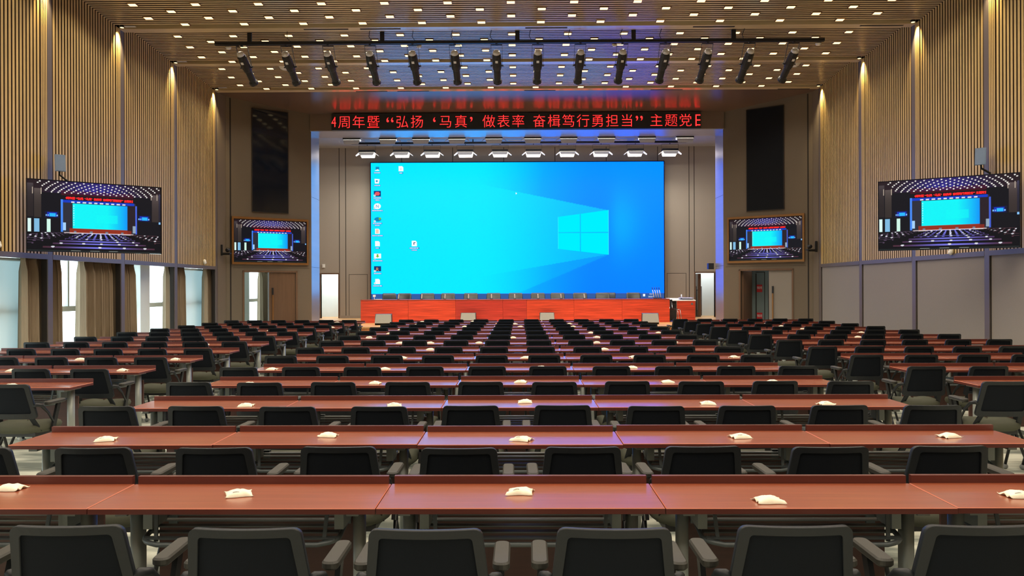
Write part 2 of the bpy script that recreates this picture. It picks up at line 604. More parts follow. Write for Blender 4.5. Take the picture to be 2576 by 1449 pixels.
for x0, x1 in ((-6.68, -5.95), (5.75, 6.50)):        # flush hatches
    for a, b2, c, d in ((x0, x0 + 0.014, STAGE + 0.1, 2.22), (x1 - 0.014, x1, STAGE + 0.1, 2.22), (x0, x1, 2.206, 2.22)):
        mb.box(a, b2, YB - 0.003, YB, c, d, 1)
struct('wall_stage_back', mb, [M['stage_wall'], M['groove']])
mb = MB(); mb.box(-7.1, 6.86, YB - 0.015, YB, STAGE, STAGE + 0.1)
struct('baseboard_stage', mb, M['plain'])
for nm, x0, x1 in (('trim_stage_door_left', -7.79, -7.10), ('trim_stage_door_right', 6.86, 7.62)):
    mb = MB()
    mb.box(x0 - 0.05, x0, YB - 0.02, YB + 0.16, STAGE, 2.27); mb.box(x1, x1 + 0.05, YB - 0.02, YB + 0.16, STAGE, 2.27)
    mb.box(x0, x1, YB - 0.02, YB + 0.16, 2.22, 2.27)
    struct(nm, mb, M['door'])
# bright service rooms behind the two stage doorways
for s, nm, w in ((-1, 'wall_service_left', 'white_wall'), (1, 'wall_service_right', 'white_wall')):
    mb = MB()
    x0, x1 = (-8.9, -6.2) if s < 0 else (6.2, 8.9)
    mb.box(x0, x1, 31.6, 31.7, 0.4, 3.0); mb.box(x0, x0 + 0.05, 30.15, 31.6, 0.4, 3.0); mb.box(x1 - 0.05, x1, 30.15, 31.6, 0.4, 3.0); mb.box(x0, x1, 30.15, 31.7, 2.9, 3.0)
    if s > 0:
        mb.box(7.30, 7.304, 31.59, 31.6, 0.5, 2.9)
    struct(nm, mb, M[w])
    la = bpy.data.lights.new('service_room_fill', 'AREA'); la.energy = 60 if s < 0 else 34; la.size = 1.2; la.color = (0.95, 0.97, 1.0)  # unseen light added so the room looks bright through its doorway
    obj('service_room_fill', la, None, ((x0 + x1) / 2, 30.9, 2.85))

# window wall behind the left slats, with the ceiling of the window recess
mb = MB()
mb.box(XO, XL - 0.09, Y_REAR, 24.3, 2.27, 2.36)
struct('ceiling_window_recess', mb, M['plain'])
mb = MB()
mb.box(XO - 0.2, XO, Y_REAR, 34, 2.75, 7.9)          # wall above the windows
GL = []                                              # glazed spans
edges = [(Y_REAR, -1.5), (5.2, 5.8), (13.0, 13.3), (23.5, 24.6)]
for a, b2 in edges:
    mb.box(XO - 0.2, XO, a, b2, 0, 2.75)
mb.box(XO - 0.2, XO, 29.2, 34, 0, 2.75)
mb.box(XO - 0.2, XO + 0.12, 25.6, 26.55, 0, 2.75)    # pillar in the corridor
mb.box(XO - 0.2, XO + 0.14, 18.86, 19.34, 0, 2.75)   # pillar between two windows
struct('wall_window_side', mb, M['white_wall'])
spans = [(-1.5, 1.8), (1.8, 5.2), (5.8, 8.2), (8.2, 10.6), (10.6, 13.0), (13.3, 14.56), (14.56, 16.7), (16.7, 18.86), (19.34, 21.42), (21.42, 23.5), (24.6, 25.6), (26.55, 29.2)]
for i, (a, b2) in enumerate(spans):
    mb = MB()
    X0, X1 = XO - 0.16, XO - 0.06
    for y in (a + 0.03, b2 - 0.03):
        mb.box(X0, X1, y - 0.03, y + 0.03, 0, 2.75)
    mb.box(X0, X1, a, b2, 0, 0.1); mb.box(X0, X1, a, b2, 2.67, 2.75)
    mb.box(X0, X1 + 0.05, a, b2, 1.20, 1.31)
    if b2 - a > 2:
        mb.box(X0, X1, b2 - 0.55, b2 - 0.49, 1.31, 2.7)
    w = struct('window_%d' % (i + 1), mb, M['white_frame'])
    g = MB(); g.box(XO - 0.115, XO - 0.105, a + 0.05, b2 - 0.05, 0.1, 2.68)
    g.build('glass_pane', M['glass'], w)
    h = MB(); h.box(X1 + 0.05, X1 + 0.07, (a + b2) / 2 - 0.06, (a + b2) / 2 + 0.06, 1.31, 1.325); h.tube([(X1 + 0.06, (a + b2) / 2, 1.32), (X1 + 0.075, (a + b2) / 2 + 0.02, 1.40)], 0.009)
    h.build('window_handle', M['rack'], w)
bm = bpy.data.materials.new('pale_blind_fabric')
bm.use_nodes = True
bt = bm.node_tree
bt.nodes.clear()
_o = bt.nodes.new('ShaderNodeOutputMaterial'); _t = bt.nodes.new('ShaderNodeBsdfTranslucent'); _d = bt.nodes.new('ShaderNodeBsdfDiffuse'); _x = bt.nodes.new('ShaderNodeAddShader')
_n = bt.nodes.new('ShaderNodeTexNoise'); _n.inputs['Scale'].default_value = 3.0
_r = bt.nodes.new('ShaderNodeValToRGB'); _r.color_ramp.elements[0].color = (0.088, 0.115, 0.120, 1); _r.color_ramp.elements[1].color = (0.105, 0.138, 0.146, 1)
bt.links.new(_n.outputs['Fac'], _r.inputs['Fac']); bt.links.new(_r.outputs['Color'], _t.inputs['Color'])
_d.inputs['Color'].default_value = (0.55, 0.58, 0.58, 1)
bt.links.new(_t.outputs[0], _x.inputs[0]); bt.links.new(_d.outputs[0], _x.inputs[1]); bt.links.new(_x.outputs[0], _o.inputs['Surface'])
for y0, y1, lab in ((13.32, 14.60, 'pale roller blind drawn down beside the large window-side television curtain'), (21.44, 23.48, 'pale roller blind drawn down between the last two curtains')):
    t = thing('roller_blind', lab, 'blind', (XO + 0.05, y0, 0), 0, 'pale roller blinds on the windows')
    q = MB(); q.quad((0, 0, 0.08), (0, y1 - y0, 0.08), (0, y1 - y0, 2.2), (0, 0, 2.2)); q.build('blind_cloth', bm, t)
    q = MB(); q.tube([(0.0, 0, 2.225), (0.0, y1 - y0, 2.225)], 0.03, 10); q.build('roller', M['white_frame'], t)
    q = MB(); q.box(-0.008, 0.008, 0, y1 - y0, 0.06, 0.085); q.build('bottom_bar', M['white_frame'], t)
# corridor shell behind the splayed walls
mb = MB()
mb.box(-9.5, -8.36, 24.62, 34, 3.0, 3.1); mb.box(-9.6, 9.2, 33.9, 34, 0, 3.1)
struct('ceiling_corridor', mb, M['white_wall'])
mb = MB()
mb.box(-9.6, 9.2, 24.5, 34, 7.86, 7.95); mb.box(-9.6, -8.94, 22.65, 24.6, 7.5, 7.95)
struct('ceiling_slab', mb, M['plain'])
mb = MB(); mb.box(-9.5, -8.3, 24.62, 24.66, 3.0, 7.9); mb.box(8.3, 9.0, 24.75, 24.8, 3.0, 7.9)
struct('wall_corridor_head', mb, M['plain'])
mb = MB(); mb.box(6.7, 9.0, 24.75, 25.44, 3.0, 3.1); mb.box(8.4, 9.0, 24.8, 34, 3.0, 3.1); mb.box(8.4, 8.9, 25.44, 25.5, 0, 3.0)
struct('ceiling_corridor_right', mb, M['plain'])


# ------------------------------------------------------------------ splayed walls: doors, framed TVs, speaker panels
def local_struct(name, q, mats, Mx, parent=None):
    o = MB(); o.add(q, Mx)
    return struct(name, o, mats, parent)


def splay_door(n, Mx, d0, d1, leaf0, leaf1, handle, flip):
    q = MB()
    T = 0.05
    q.box(d0 - T, d0, -0.02, 0.13, 0, 2.22); q.box(d1, d1 + T, -0.02, 0.13, 0, 2.22); q.box(d0 - T, d1 + T, -0.02, 0.13, 2.17, 2.22)
    fr = local_struct('door_%d' % n, q, M['bronze'] if False else M['door'], Mx)
    q = MB(); q.box(leaf0 + 0.004, leaf1 - 0.004, 0.03, 0.075, 0.01, 2.165)
    lf = MB(); lf.add(q, Mx); lf = lf.build('door_leaf', M['door'] if n == 1 else M['panel'], fr)
    q = MB(); q.box(handle - 0.022, handle + 0.022, -0.02, 0.03, 1.47, 1.69)
    h = MB(); h.add(q, Mx); h.build('lock_plate', M['black'], lf)
    q = MB(); q.box(handle - 0.02, handle + 0.02, -0.02, 0.012, 0.5, 1.47); q.box(handle - 0.02, handle + 0.02, 0, 0.035, 0.6, 0.66); q.box(handle - 0.02, handle + 0.02, 0, 0.035, 1.3, 1.36)
    h = MB(); h.add(q, Mx); h.build('door_handle', M['bronze'], lf)
    # the other leaf, standing open into the corridor
    hx = d0 if leaf0 > d0 + 0.1 else d1
    sx = -1 if hx == d0 else 1
    q = MB(); a, b2 = sorted((hx - sx * 0.0, hx - sx * 0.045)); q.box(a, b2, 0.13, 0.13 + abs(leaf0 - d0 if hx == d0 else d1 - leaf1), 0.01, 2.165)
    lf2 = MB(); lf2.add(q, Mx); lf2.build('door_leaf', M['door'], fr)
    return fr


splay_door(1, ML, 0.504, 2.094, 1.26, 2.094, 1.37, 1)
splay_door(2, MR, 0.591, 2.16, 0.591, 1.294, 1.165, -1)

for nm, Mx, s0, s1, z0, z1, m_, lab in (('speaker_panel', ML, 0.76, 1.842, 4.04, 7.175, 'black_gloss', 'tall glossy black speaker panel high on the splayed wall by the windows'),
                                        ('speaker_panel', MR, 0.825, 1.935, 4.04, 7.165, 'black_cloth', 'tall matt black speaker panel on the splayed wall beside the panelled wall')):
    q = MB()
    q.box(s0, s1, -0.035, 0.0, z0, z1, 0)
    o = MB(); o.add(q, Mx); o = o.build(nm, [M[m_]])
    tag(o, lab, 'speaker', 'tall speaker panels beside the stage')
    q = MB(); w = 0.02
    q.box(s0 - w, s0, -0.04, 0.0, z0 - w, z1 + w); q.box(s1, s1 + w, -0.04, 0.0, z0 - w, z1 + w); q.box(s0, s1, -0.04, 0.0, z0 - w, z0); q.box(s0, s1, -0.04, 0.0, z1, z1 + w)
    e = MB(); e.add(q, Mx); e.build('frame', M['groove'], o)

# red-signed steel cabinet door seen through the right doorway
q = MB(); q.box(1.60, 2.12, 0.95, 1.0, 0, 2.3, 0); q.box(1.70, 1.72, 0.945, 0.95, 0.05, 2.15, 1); q.box(1.70, 2.0, 0.945, 0.95, 2.13, 2.15, 1); q.box(1.97, 2.0, 0.94, 0.95, 0.05, 2.1, 1)
o = MB(); o.add(q, MR); sd = o.build('steel_door', [M['steel_door'], M['groove']])
tag(sd, 'narrow grey steel door with two red signs, seen through the open right doorway', 'door')
for zc in (1.62, 0.72):
    q = MB(); q.box(1.785, 1.96, 0.936, 0.944, zc - 0.12, zc + 0.12)
    o = MB(); o.add(q, MR); sg = o.build('sign_plate', M['red_sign'], sd); sg['label'] = 'red sign with white characters'
    t = MB()
    dx = Vector((MR[0][0], MR[1][0], 0)); nn = Vector((MR[0][1], MR[1][1], 0))
    for j, ch in enumerate('常闭'):
        c = MR @ Vector((1.675 - 0.085 * j, 0.932, zc - 0.02, 1)).to_3d() if False else (MR @ Vector((1.912 - 0.08 * j, 0.932, zc - 0.015)))
        R = Matrix(((-dx.x, 0, 0, c.x), (-dx.y, 0, 0, c.y), (0, 1, 0, c.z), (0, 0, 0, 1)))
        add_glyph(t, ch, 0.095, R)
    t.build('lettering', M['paper'], sg)
la = bpy.data.lights.new('corridor_fill', 'AREA'); la.energy = 5; la.size = 0.5  # unseen light added to brighten the steel door
obj('corridor_fill', la, None, (8.05, 24.6, 2.9))


# ------------------------------------------------------------------ pictures shown on the displays
def srgb_arr(c):
    c = np.array(c, float) / 255.0
    return np.where(c <= 0.04045, c / 12.92, ((c + 0.055) / 1.055) ** 2.4)


def picture_mesh(name, img, w, h, m_):
    """img: rows top to bottom, linear rgb; mesh in the xz plane, facing -y, centred"""
    H, W = img.shape[:2]
    xs = np.linspace(-w / 2, w / 2, W); zs = np.linspace(h / 2, -h / 2, H)
    co = np.zeros((H, W, 3)); co[..., 0] = xs[None, :]; co[..., 2] = zs[:, None]
    idx = np.arange(H * W).reshape(H, W)
    f = np.stack([idx[1:, :-1], idx[1:, 1:], idx[:-1, 1:], idx[:-1, :-1]], -1).reshape(-1, 4)
    me = bpy.data.meshes.new(name)
    me.vertices.add(H * W); me.vertices.foreach_set('co', co.ravel())
    n = len(f)
    me.loops.add(n * 4); me.loops.foreach_set('vertex_index', f.ravel())
    me.polygons.add(n); me.polygons.foreach_set('loop_start', np.arange(0, n * 4, 4)); me.polygons.foreach_set('loop_total', np.full(n, 4))
    me.update(calc_edges=True)
    at = me.color_attributes.new('picture', 'FLOAT_COLOR', 'POINT')
    rgba = np.ones((H * W, 4)); rgba[:, :3] = img.reshape(-1, 3)
    at.data.foreach_set('color', rgba.ravel())
    me.materials.append(m_)
    return me


def raster_hall(W=384, H=216):
    """the live picture of this hall that the four monitors show"""
    A = np.zeros((H, W, 3)); A[:] = srgb_arr((14, 16, 26))
    U = (np.arange(W) + 0.5) / W; V = (np.arange(H) + 0.5) / H
    uu, vv = np.meshgrid(U, V)

    def fill(mask, c, al=1.0):
        A[mask] = A[mask] * (1 - al) + srgb_arr(c) * al

    def rect(u0, v0, u1, v1, c, al=1.0):
        fill((uu >= u0) & (uu < u1) & (vv >= v0) & (vv < v1), c, al)
    # ceiling
    cm = vv < 0.17
    A[cm] = srgb_arr((38, 26, 32))
    g = np.exp(-((uu - 0.5) / 0.2) ** 2)
    A[cm] += (g[cm] * (0.4 + vv[cm] * 4))[:, None] * srgb_arr((30, 34, 150))[None, :]
    rect(0.24, 0.13, 0.78, 0.2, (70, 14, 34), 0.75)
    # lit slatted walls at both sides
    for u0, u1, vt, vb, c in ((0.0, 0.045, 0.05, 0.52, (66, 58, 62)), (0.05, 0.1, 0.12, 0.53, (84, 74, 72)), (0.93, 0.985, 0.12, 0.53, (88, 76, 76)), (0.985, 1.0, 0.1, 0.53, (60, 58, 80))):
        m_ = (uu >= u0) & (uu < u1) & (vv >= vt) & (vv < vb)
        A[m_] = srgb_arr(c) * (0.35 + 0.9 * np.exp(-(vv[m_] - vt) / 0.12))[:, None]
    for u in (0.04, 0.1, 0.925, 0.972):
        fill((abs(uu - u) < 0.0025) & (vv > 0.11 + abs(u - 0.5) * -0.05 + 0.02) & (vv < 0.2), (230, 210, 190), 0.7)
    # stage opening
    rect(0.25, 0.27, 0.80, 0.735, (44, 46, 60)); rect(0.70, 0.3, 0.80, 0.7, (40, 30, 40))
    rect(0.25, 0.265, 0.79, 0.30, (16, 60, 200)); rect(0.238, 0.26, 0.252, 0.72, (70, 140, 250)); rect(0.797, 0.30, 0.81, 0.72, (70, 100, 220))
    for k in range(10):
        rect(0.312 + 0.0425 * k, 0.283, 0.336 + 0.0425 * k, 0.302, (235, 235, 255))
    s0, s1, t0, t1 = 0.322, 0.735, 0.312, 0.665
    m_ = (uu >= s0) & (uu < s1) & (vv >= t0) & (vv < t1)
    tt = np.clip((uu - 0.58) / (0.735 - 0.58), 0, 1)
    pic = srgb_arr((0, 250, 255))[None, None, :] * (1 - tt)[..., None] + srgb_arr((0, 150, 255))[None, None, :] * tt[..., None]
    A[m_] = pic[m_]
    rect(0.50, 0.46, 0.66, 0.58, (0, 255, 255), 0.6)
    for k in range(9):
        rect(0.327, 0.34 + 0.034 * k, 0.334, 0.355 + 0.034 * k, (240, 255, 255), 0.8)
    rect(0.30, 0.668, 0.735, 0.725, (150, 48, 30)); rect(0.735, 0.675, 0.765, 0.725, (130, 40, 30)); rect(0.26, 0.725, 0.78, 0.74, (230, 214, 214))
    rect(0.252, 0.59, 0.273, 0.70, (170, 215, 255)); rect(0.775, 0.6, 0.80, 0.71, (150, 170, 190))
    for k in range(4):
        rect(0.33 + 0.118 * k, 0.705, 0.35 + 0.118 * k, 0.728, (120, 130, 150))
    # small monitors and windows in the picture
    for u in (0.176, 0.868):
        rect(u - 0.05, 0.435, u + 0.048, 0.53, (14, 20, 60)); rect(u - 0.036, 0.45, u + 0.034, 0.515, (20, 50, 190)); rect(u - 0.02, 0.462, u + 0.024, 0.507, (40, 190, 255))
        for q in (-0.042, -0.028, 0.036):
            rect(u + q - 0.005, 0.482, u + q + 0.004, 0.505, (130, 190, 255))
    for u0, u1, c in ((0.006, 0.028, (225, 255, 250)), (0.05, 0.085, (130, 190, 230)), (0.138, 0.163, (215, 255, 240))):
        rect(u0, 0.545, u1, 0.73, c)
    rect(0.985, 0.53, 1.0, 0.56, (140, 200, 255))
    # seating, in perspective about the picture's vanishing point
    rect(0.0, 0.74, 1.0, 1.0, (9, 11, 20))
    vp = (0.53, 0.615)
    rng = random.Random(3)
    for k in range(15):
        dv = 0.42 / (1 + 0.24 * k)
        v0 = vp[1] + dv
        th = max(0.0045, 0.05 * dv / 0.42 * 0.62)
        if v0 - th < 0.735:
            continue
        sc = dv / 0.42
        for blk, a, b2, c in ((0, -0.52, 0.52, (120, 120, 232)), (1, -1.35, -0.72, (96, 92, 128)), (2, 0.72, 1.4, (96, 70, 80))):
            u0, u1 = vp[0] + a * sc, vp[0] + b2 * sc
            m_ = (uu >= u0) & (uu < u1) & (vv >= v0 - th) & (vv < v0)
            gl = np.exp(-((uu - 0.53) / 0.2) ** 2) if blk == 0 else np.ones_like(uu) * 0.4
            A[m_] = (srgb_arr((74, 40, 48))[None, :] * (1 - gl[m_])[:, None] + srgb_arr(c)[None, :] * gl[m_][:, None])
            nch = 10 if blk == 0 else 6
            if k > 3 or blk:
                for j in range(nch):
                    cu = u0 + (u1 - u0) * (j + 0.5) / nch
                    hw = (u1 - u0) / nch * (0.33 if k < 8 else 0.36)
                    rect(cu - hw, v0 - th * 0.75, cu + hw, v0 + th * 0.6, (10, 12, 22))
            for j in range(nch // 2):
                if rng.random() < 0.7:
                    cu = u0 + (u1 - u0) * (j + 0.5 + rng.uniform(-.1, .1)) / (nch / 2)
                    rw, rh = 0.011 * (0.35 + sc), 0.010 * (0.35 + sc)
                    fill((((uu - cu) / rw) ** 2 + ((vv - v0 + th * 0.7) / rh) ** 2) < 1, (235, 236, 246), 0.9)
    # ceiling lights
    for r in range(8):
        v = 0.018 + 0.0205 * r
        k_ = (0.615 - v) / 0.57
        for j in range(-8, 9):
            off = (j + (0.5 if r % 2 else 0)) * 0.060 * k_
            if abs(off) > 0.385 + (0.17 - v) * 0.55:
                continue
            fill((((uu - 0.53 - off) / 0.0065) ** 2 + ((vv - v) / 0.0082) ** 2) < 1, (250, 246, 240), 0.95)
    for j in range(13):
        rect(0.16 + j * 0.058, 0.085, 0.167 + j * 0.058, 0.13, (6, 8, 20), 0.8)
    rect(0, 0.985, 1, 1.0, (40, 50, 50), 0.8)
    for k in range(3):
        rect(0.31 + 0.14 * k, 0.984, 0.38 + 0.14 * k, 0.993, (190, 200, 190), 0.8)
    return A


SIGN = [('4', -0.2), ('周', 866), ('年', 903), ('暨', 940), ('“', 982), ('弘', 1013), ('扬', 1050), ('‘', 1094), ('马', 1122), ('真', 1161), ('’', 1187), ('做', 1231), ('表', 1268), ('率', 1305),
        ('奋', 1358), ('楫', 1395), ('笃', 1431), ('行', 1468), ('勇', 1504), ('担', 1541), ('当', 1578), ('”', 1609), ('主', 1652), ('题', 1689), ('党', 1725)]
SIGN[0] = ('4', 840)


def sign_text(mb, x_of, z0, size, y, mi=0, mat_m=None):
    for ch, px in SIGN:
        s = size * (1.55 if ch in '“”‘’' else 1.0)
        zz = z0 if ch not in '“”‘’' else z0 - size * 0.36
        R = Matrix(((1, 0, 0, x_of(px)), (0, 0, -1, y), (0, 1, 0, zz), (0, 0, 0, 1)))
        if ch == '4':
            R = R @ Matrix.Diagonal((0.75, 1.12, 1, 1))
        add_glyph(mb, ch, s, R, mi, True, -0.0060 * size / 0.43)
    # the last character, cut off by the end of the sign
    x = x_of(1750); h = size * 0.84; b2 = z0 - size * 0.06; t = size * 0.075; w = x_of(1762) - x
    mb.box(x, x + t, y - 0.001, y, b2, b2 + h, mi)
    for q in (b2 + h * 0.05, b2 + h * 0.48, b2 + h - t):
        mb.box(x, x + w, y - 0.001, y, q, q + t, mi)


TV_IMG = raster_hall()
TV_MAT = screen_mat('tv_picture', S_TV)
TV_W, TV_H = 2.24, 1.305
TV_ME = picture_mesh('picture', TV_IMG, TV_W - 0.03, TV_H - 0.03, TV_MAT)
_t = MB()
sign_text(_t, lambda px: (-0.5 + 0.275 + (px - 835) / (1762 - 835) * 0.50) * TV_W, (0.5 - 0.255) * TV_H, 0.052, -0.0015)
TV_TXT = _t.mesh('picture_lettering', M['led_red'])
_t = MB()
_t.box(-TV_W / 2, TV_W / 2, 0.004, 0.06, -TV_H / 2, TV_H / 2)
for a, b2, c, d in ((-TV_W / 2, TV_W / 2, TV_H / 2 - 0.015, TV_H / 2), (-TV_W / 2, TV_W / 2, -TV_H / 2, -TV_H / 2 + 0.015), (-TV_W / 2, -TV_W / 2 + 0.012, -TV_H / 2, TV_H / 2), (TV_W / 2 - 0.012, TV_W / 2, -TV_H / 2, TV_H / 2)):
    _t.box(a, b2, -0.008, 0.004, c, d)
TV_CASE = _t.mesh('case', M['black_gloss'])


def tv(loc, rz, label, group):
    t = thing('wall_television', label, 'television', loc, rz, group)
    obj('case', TV_CASE, t)
    s = obj('screen', TV_ME, t); s['label'] = 'screen showing a live picture of the hall'
    obj('picture_lettering', TV_TXT, s)
    return t


def splay_tv(Mx, s0, s1, zc, back, label, frame_label):
    ang = math.atan2(Mx[1][0], Mx[0][0])
    c = Mx @ Vector(((s0 + s1) / 2, -0.04, zc))
    if back < 0:
        ang += math.pi
    t = tv(c, ang, label, 'televisions beside the stage')
    q = MB()
    w, h = TV_W / 2 + 0.055, TV_H / 2 + 0.07
    W2, H2 = TV_W / 2 + 0.004, TV_H / 2 + 0.004
    y0, y1 = -0.035, 0.035
    q.box(-w, -W2, y0, y1, -h, h); q.box(W2, w, y0, y1, -h, h); q.box(-W2, W2, y0, y1, H2, h); q.box(-W2, W2, y0, y1, -h, -H2)
    q.build('bronze_surround', M['bronze'], t)['label'] = 'bronze surround'
    return t


splay_tv(ML, 0.19, 2.43, 3.13, 1, 'bronze-framed television on the splayed wall above the doorway showing curtains', 'f')
splay_tv(MR, 0.27, 2.50, 3.14, -1, 'bronze-framed television on the splayed wall above the doorway with red signs', 'f')
for A, B, zc, lab in (((-8.80, 13.60), (-7.0, 14.95), 3.0, 'large frameless television hung at an angle on the window-side slatted wall'),
                      ((6.78, 14.52), (8.66, 13.40), 2.985, 'large frameless television hung at an angle on the slatted wall above taupe panels')):
    A, B = Vector(A), Vector(B)
    rz = math.atan2(B.y - A.y, B.x - A.x)
    t = tv(((A.x + B.x) / 2, (A.y + B.y) / 2, zc), rz, lab, 'televisions on the side walls')
    q = MB()
    s = 1 if A.x < 0 else -1
    q.box(-0.3, 0.3, 0.06, 0.09, -0.25, 0.25)
    Minv = Matrix.Rotation(-rz, 4, 'Z')
    wall = Vector(((XL if s > 0 else XR) - t.location.x, 0.55, 0))
    wl = Minv @ wall
    for z in (-0.12, 0.12):
        q.bar((0, 0.08, z), (wl.x, wl.y, z), 0.05, 0.05, 0, (0, 0, 1))
    q.build('mounting_arm', M['black'], t)

# ------------------------------------------------------------------ red LED sign on the fascia
t = thing('led_sign', 'long black scrolling sign with red Chinese characters above the stage', 'sign', (0, 24.3, 6.69))
q = MB(); q.box(-5.95, 5.75, 0.0, 0.1, 0.0, 0.52); q.build('case', M['black'], t)
q = MB()
sign_text(q, lambda px: (px - 1307) / F_PX * 24.3, 0.092, 0.43, -0.006)
q.build('lettering', M['led_red'], t)['label'] = 'glowing red characters'

# ------------------------------------------------------------------ main screen
SX0, SX1, SZ0, SZ1, SY = -5.755, 5.59, 1.25, 6.53, 29.75


def raster_desktop(W=420, H=200):
    px = np.linspace(933, 1670, W)[None, :] * np.ones((H, 1))
    py = np.linspace(408.5, 750, H)[:, None] * np.ones((1, W))
    t = np.clip((px - 1180) / 330.0, 0, 1)
    t = t * t * (3 - 2 * t)
    t = np.clip(t * (0.80 + 0.2 * (py - 410) / 330) - 0.0, 0, 1)
    # upper and lower light beams from the logo
    up = 430 + (px - 1050) * (530 - 430) / (1531 - 1050)
    lo = 640 + (1531 - px) * 0.17
    lo2 = 626 - (1405 - px) * -0.30
    inside = (py > up) & (py < lo) & (px < 1531)
    t = np.where(inside, t * 0.42, t)
    lo_beam = (py >= lo) & (py < 641 + (1531 - px) * 0.42) & (px < 1531)
    t = np.where(lo_beam, t * 0.72, t)
    d = np.hypot((px - 1540) / 62.0, (py - 560) / 75.0)
    t = t * (1 - 0.55 * np.exp(-d * d) / (1 + np.exp(-(px - 1545) / 9.0)))
    cy, bl = srgb_arr((0, 232, 255)), srgb_arr((0, 128, 255))
    mid = srgb_arr((0, 168, 255))
    img = np.where(t[..., None] < 0.5, cy + (mid - cy) * (t[..., None] * 2), mid + (bl - mid) * (t[..., None] * 2 - 1))
    img = img * np.array((1.0, 1.05, 2.4))
    bar = py > 737
    img[bar] = srgb_arr((52, 92, 160))
    return img


t = thing('led_wall', 'huge LED wall at the back of the stage showing a bright blue desktop', 'screen', ((SX0 + SX1) / 2, SY, (SZ0 + SZ1) / 2))
w, h = SX1 - SX0, SZ1 - SZ0
obj('screen', picture_mesh('screen', raster_desktop(), w, h, screen_mat('desktop_picture', S_SCREEN, 0.004)), t)
q = MB()
q.box(-w / 2, w / 2, 0.02, 0.22, -h / 2 - 0.75, h / 2, 0)
q.box(-w / 2 - 0.03, -w / 2, -0.02, 0.22, -h / 2 - 0.75, h / 2 + 0.03, 1); q.box(w / 2, w / 2 + 0.03, -0.02, 0.22, -h / 2 - 0.75, h / 2 + 0.03, 1)
q.box(-w / 2, w / 2, -0.02, 0.22, h / 2, h / 2 + 0.03, 1); q.box(-w / 2, w / 2, -0.02, 0.22, -h / 2 - 0.04, -h / 2, 1)
q.build('cabinet', [M['black'], M['black_gloss']], t)
KX = w / (1670 - 933); KZ = h / (750 - 408.5)


def sx(px):
    return (px - 1301.5) * KX


def sz(py):
    return (579.25 - py) * KZ


def flat(mb, pts, y, mi=0):
    """polygon on the display face, pixel coordinates"""
    n = len(mb.v)
    mb.v += [(sx(a), y, sz(b2)) for a, b2 in pts]
    mb.face(list(range(n, n + len(pts))), mi)


pane = emis('logo_pane', tuple(srgb_arr((0, 236, 255)) * np.array((1, 1.05, 2.4))) + (1,), S_SCREEN)
edge = emis('logo_edge', tuple(srgb_arr((60, 244, 255))) + (1,), S_SCREEN)
q = MB()


def logo_y(x, top):
    return 546 + (x - 1404) * (529 - 546) / 127.0 if top else 626 + (x - 1404) * (641 - 626) / 127.0


for xa, xb in ((1405, 1459), (1461.5, 1531)):
    flat(q, [(xa, 584.3), (xb, 583.6), (xb, logo_y(xb, True)), (xa, logo_y(xa, True))], -0.004, 0)
    flat(q, [(xa, logo_y(xa, False)), (xb, logo_y(xb, False)), (xb, 586.4), (xa, 586.4)], -0.004, 0)
flat(q, [(1530.2, 641), (1531.4, 641), (1531.4, 529), (1530.2, 529)], -0.006, 1)
flat(q, [(1404, 626), (1405, 626), (1405, 546), (1404, 546)], -0.006, 1)
q.build('logo', [pane, edge], t)
ic = [emis('icon_%s' % n, tuple(srgb_arr(c)) + (1,), S_SCREEN) for n, c in (('white', (246, 252, 255)), ('dark', (30, 60, 110)), ('red', (232, 92, 104)), ('orange', (255, 160, 90)), ('teal', (20, 140, 190)), ('green', (120, 190, 60)), ('peach', (245, 205, 180)), ('label', (40, 120, 190)))]
q = MB()


def icon_rect(x0, y0, x1, y1, mi, y=-0.004):
    flat(q, [(x0, y1), (x1, y1), (x1, y0), (x0, y0)], y, mi)


def page(cx, cy, mi=0, w=12, h=13):
    flat(q, [(cx - w / 2, cy + h / 2), (cx + w / 2, cy + h / 2), (cx + w / 2, cy - h / 4), (cx + w / 4, cy - h / 2), (cx - w / 2, cy - h / 2)], -0.004, mi)


def label_under(cx, cy, n, w, rows=1):
    for r in range(rows):
        ww = w if r == 0 else w * 0.55
        icon_rect(cx - ww / 2 - 1, cy + r * 5 - 1.8, cx + ww / 2 + 1, cy + r * 5 + 2.0, 7, -0.0035)
        x = cx - ww / 2
        rg = random.Random(int(cy) + r)
        while x < cx + ww / 2 - 1:
            l = rg.uniform(1.2, 2.6)
            icon_rect(x, cy + r * 5 - 1.2, min(x + l, cx + ww / 2), cy + r * 5 + 1.2, 0, -0.005)
            x += l + 0.8


def arrow_box(cx, cy):
    icon_rect(cx - 9, cy + 2.5, cx - 4.5, cy + 7, 0, -0.006); icon_rect(cx - 7.6, cy + 4, cx - 6, cy + 5.6, 1, -0.007)


IX = 949
flat(q, [(IX - 7, 428), (IX + 6, 428), (IX + 2, 424), (IX - 2, 425)], -0.004, 0); flat(q, [(IX - 4, 426), (IX + 5, 425), (IX + 5, 418), (IX - 4, 418)], -0.0035, 4); label_under(IX, 433, 0, 15)
flat(q, [(IX - 6, 460), (IX + 4, 460), (IX + 6, 449), (IX - 7, 448)], -0.004, 0); icon_rect(IX - 3.5, 452, IX + 1, 456, 4, -0.006); label_under(IX, 465, 0, 14)
icon_rect(IX - 9, 478.5, IX + 9, 492.5, 1); flat(q, [(IX - 7, 485.5), (IX - 3.5, 490), (IX + 3.5, 490), (IX + 7, 485.5), (IX + 3.5, 481), (IX - 3.5, 481)], -0.006, 2); arrow_box(IX, 485.5); label_under(IX, 496.5, 0, 19, 2)
n0 = len(q.v)
flat(q, [(IX + 9 * math.cos(a), 517 + 7.5 * math.sin(a)) for a in [-2 * math.pi * k / 16 for k in range(16)]], -0.004, 0); arrow_box(IX, 517); label_under(IX, 528, 0, 26)
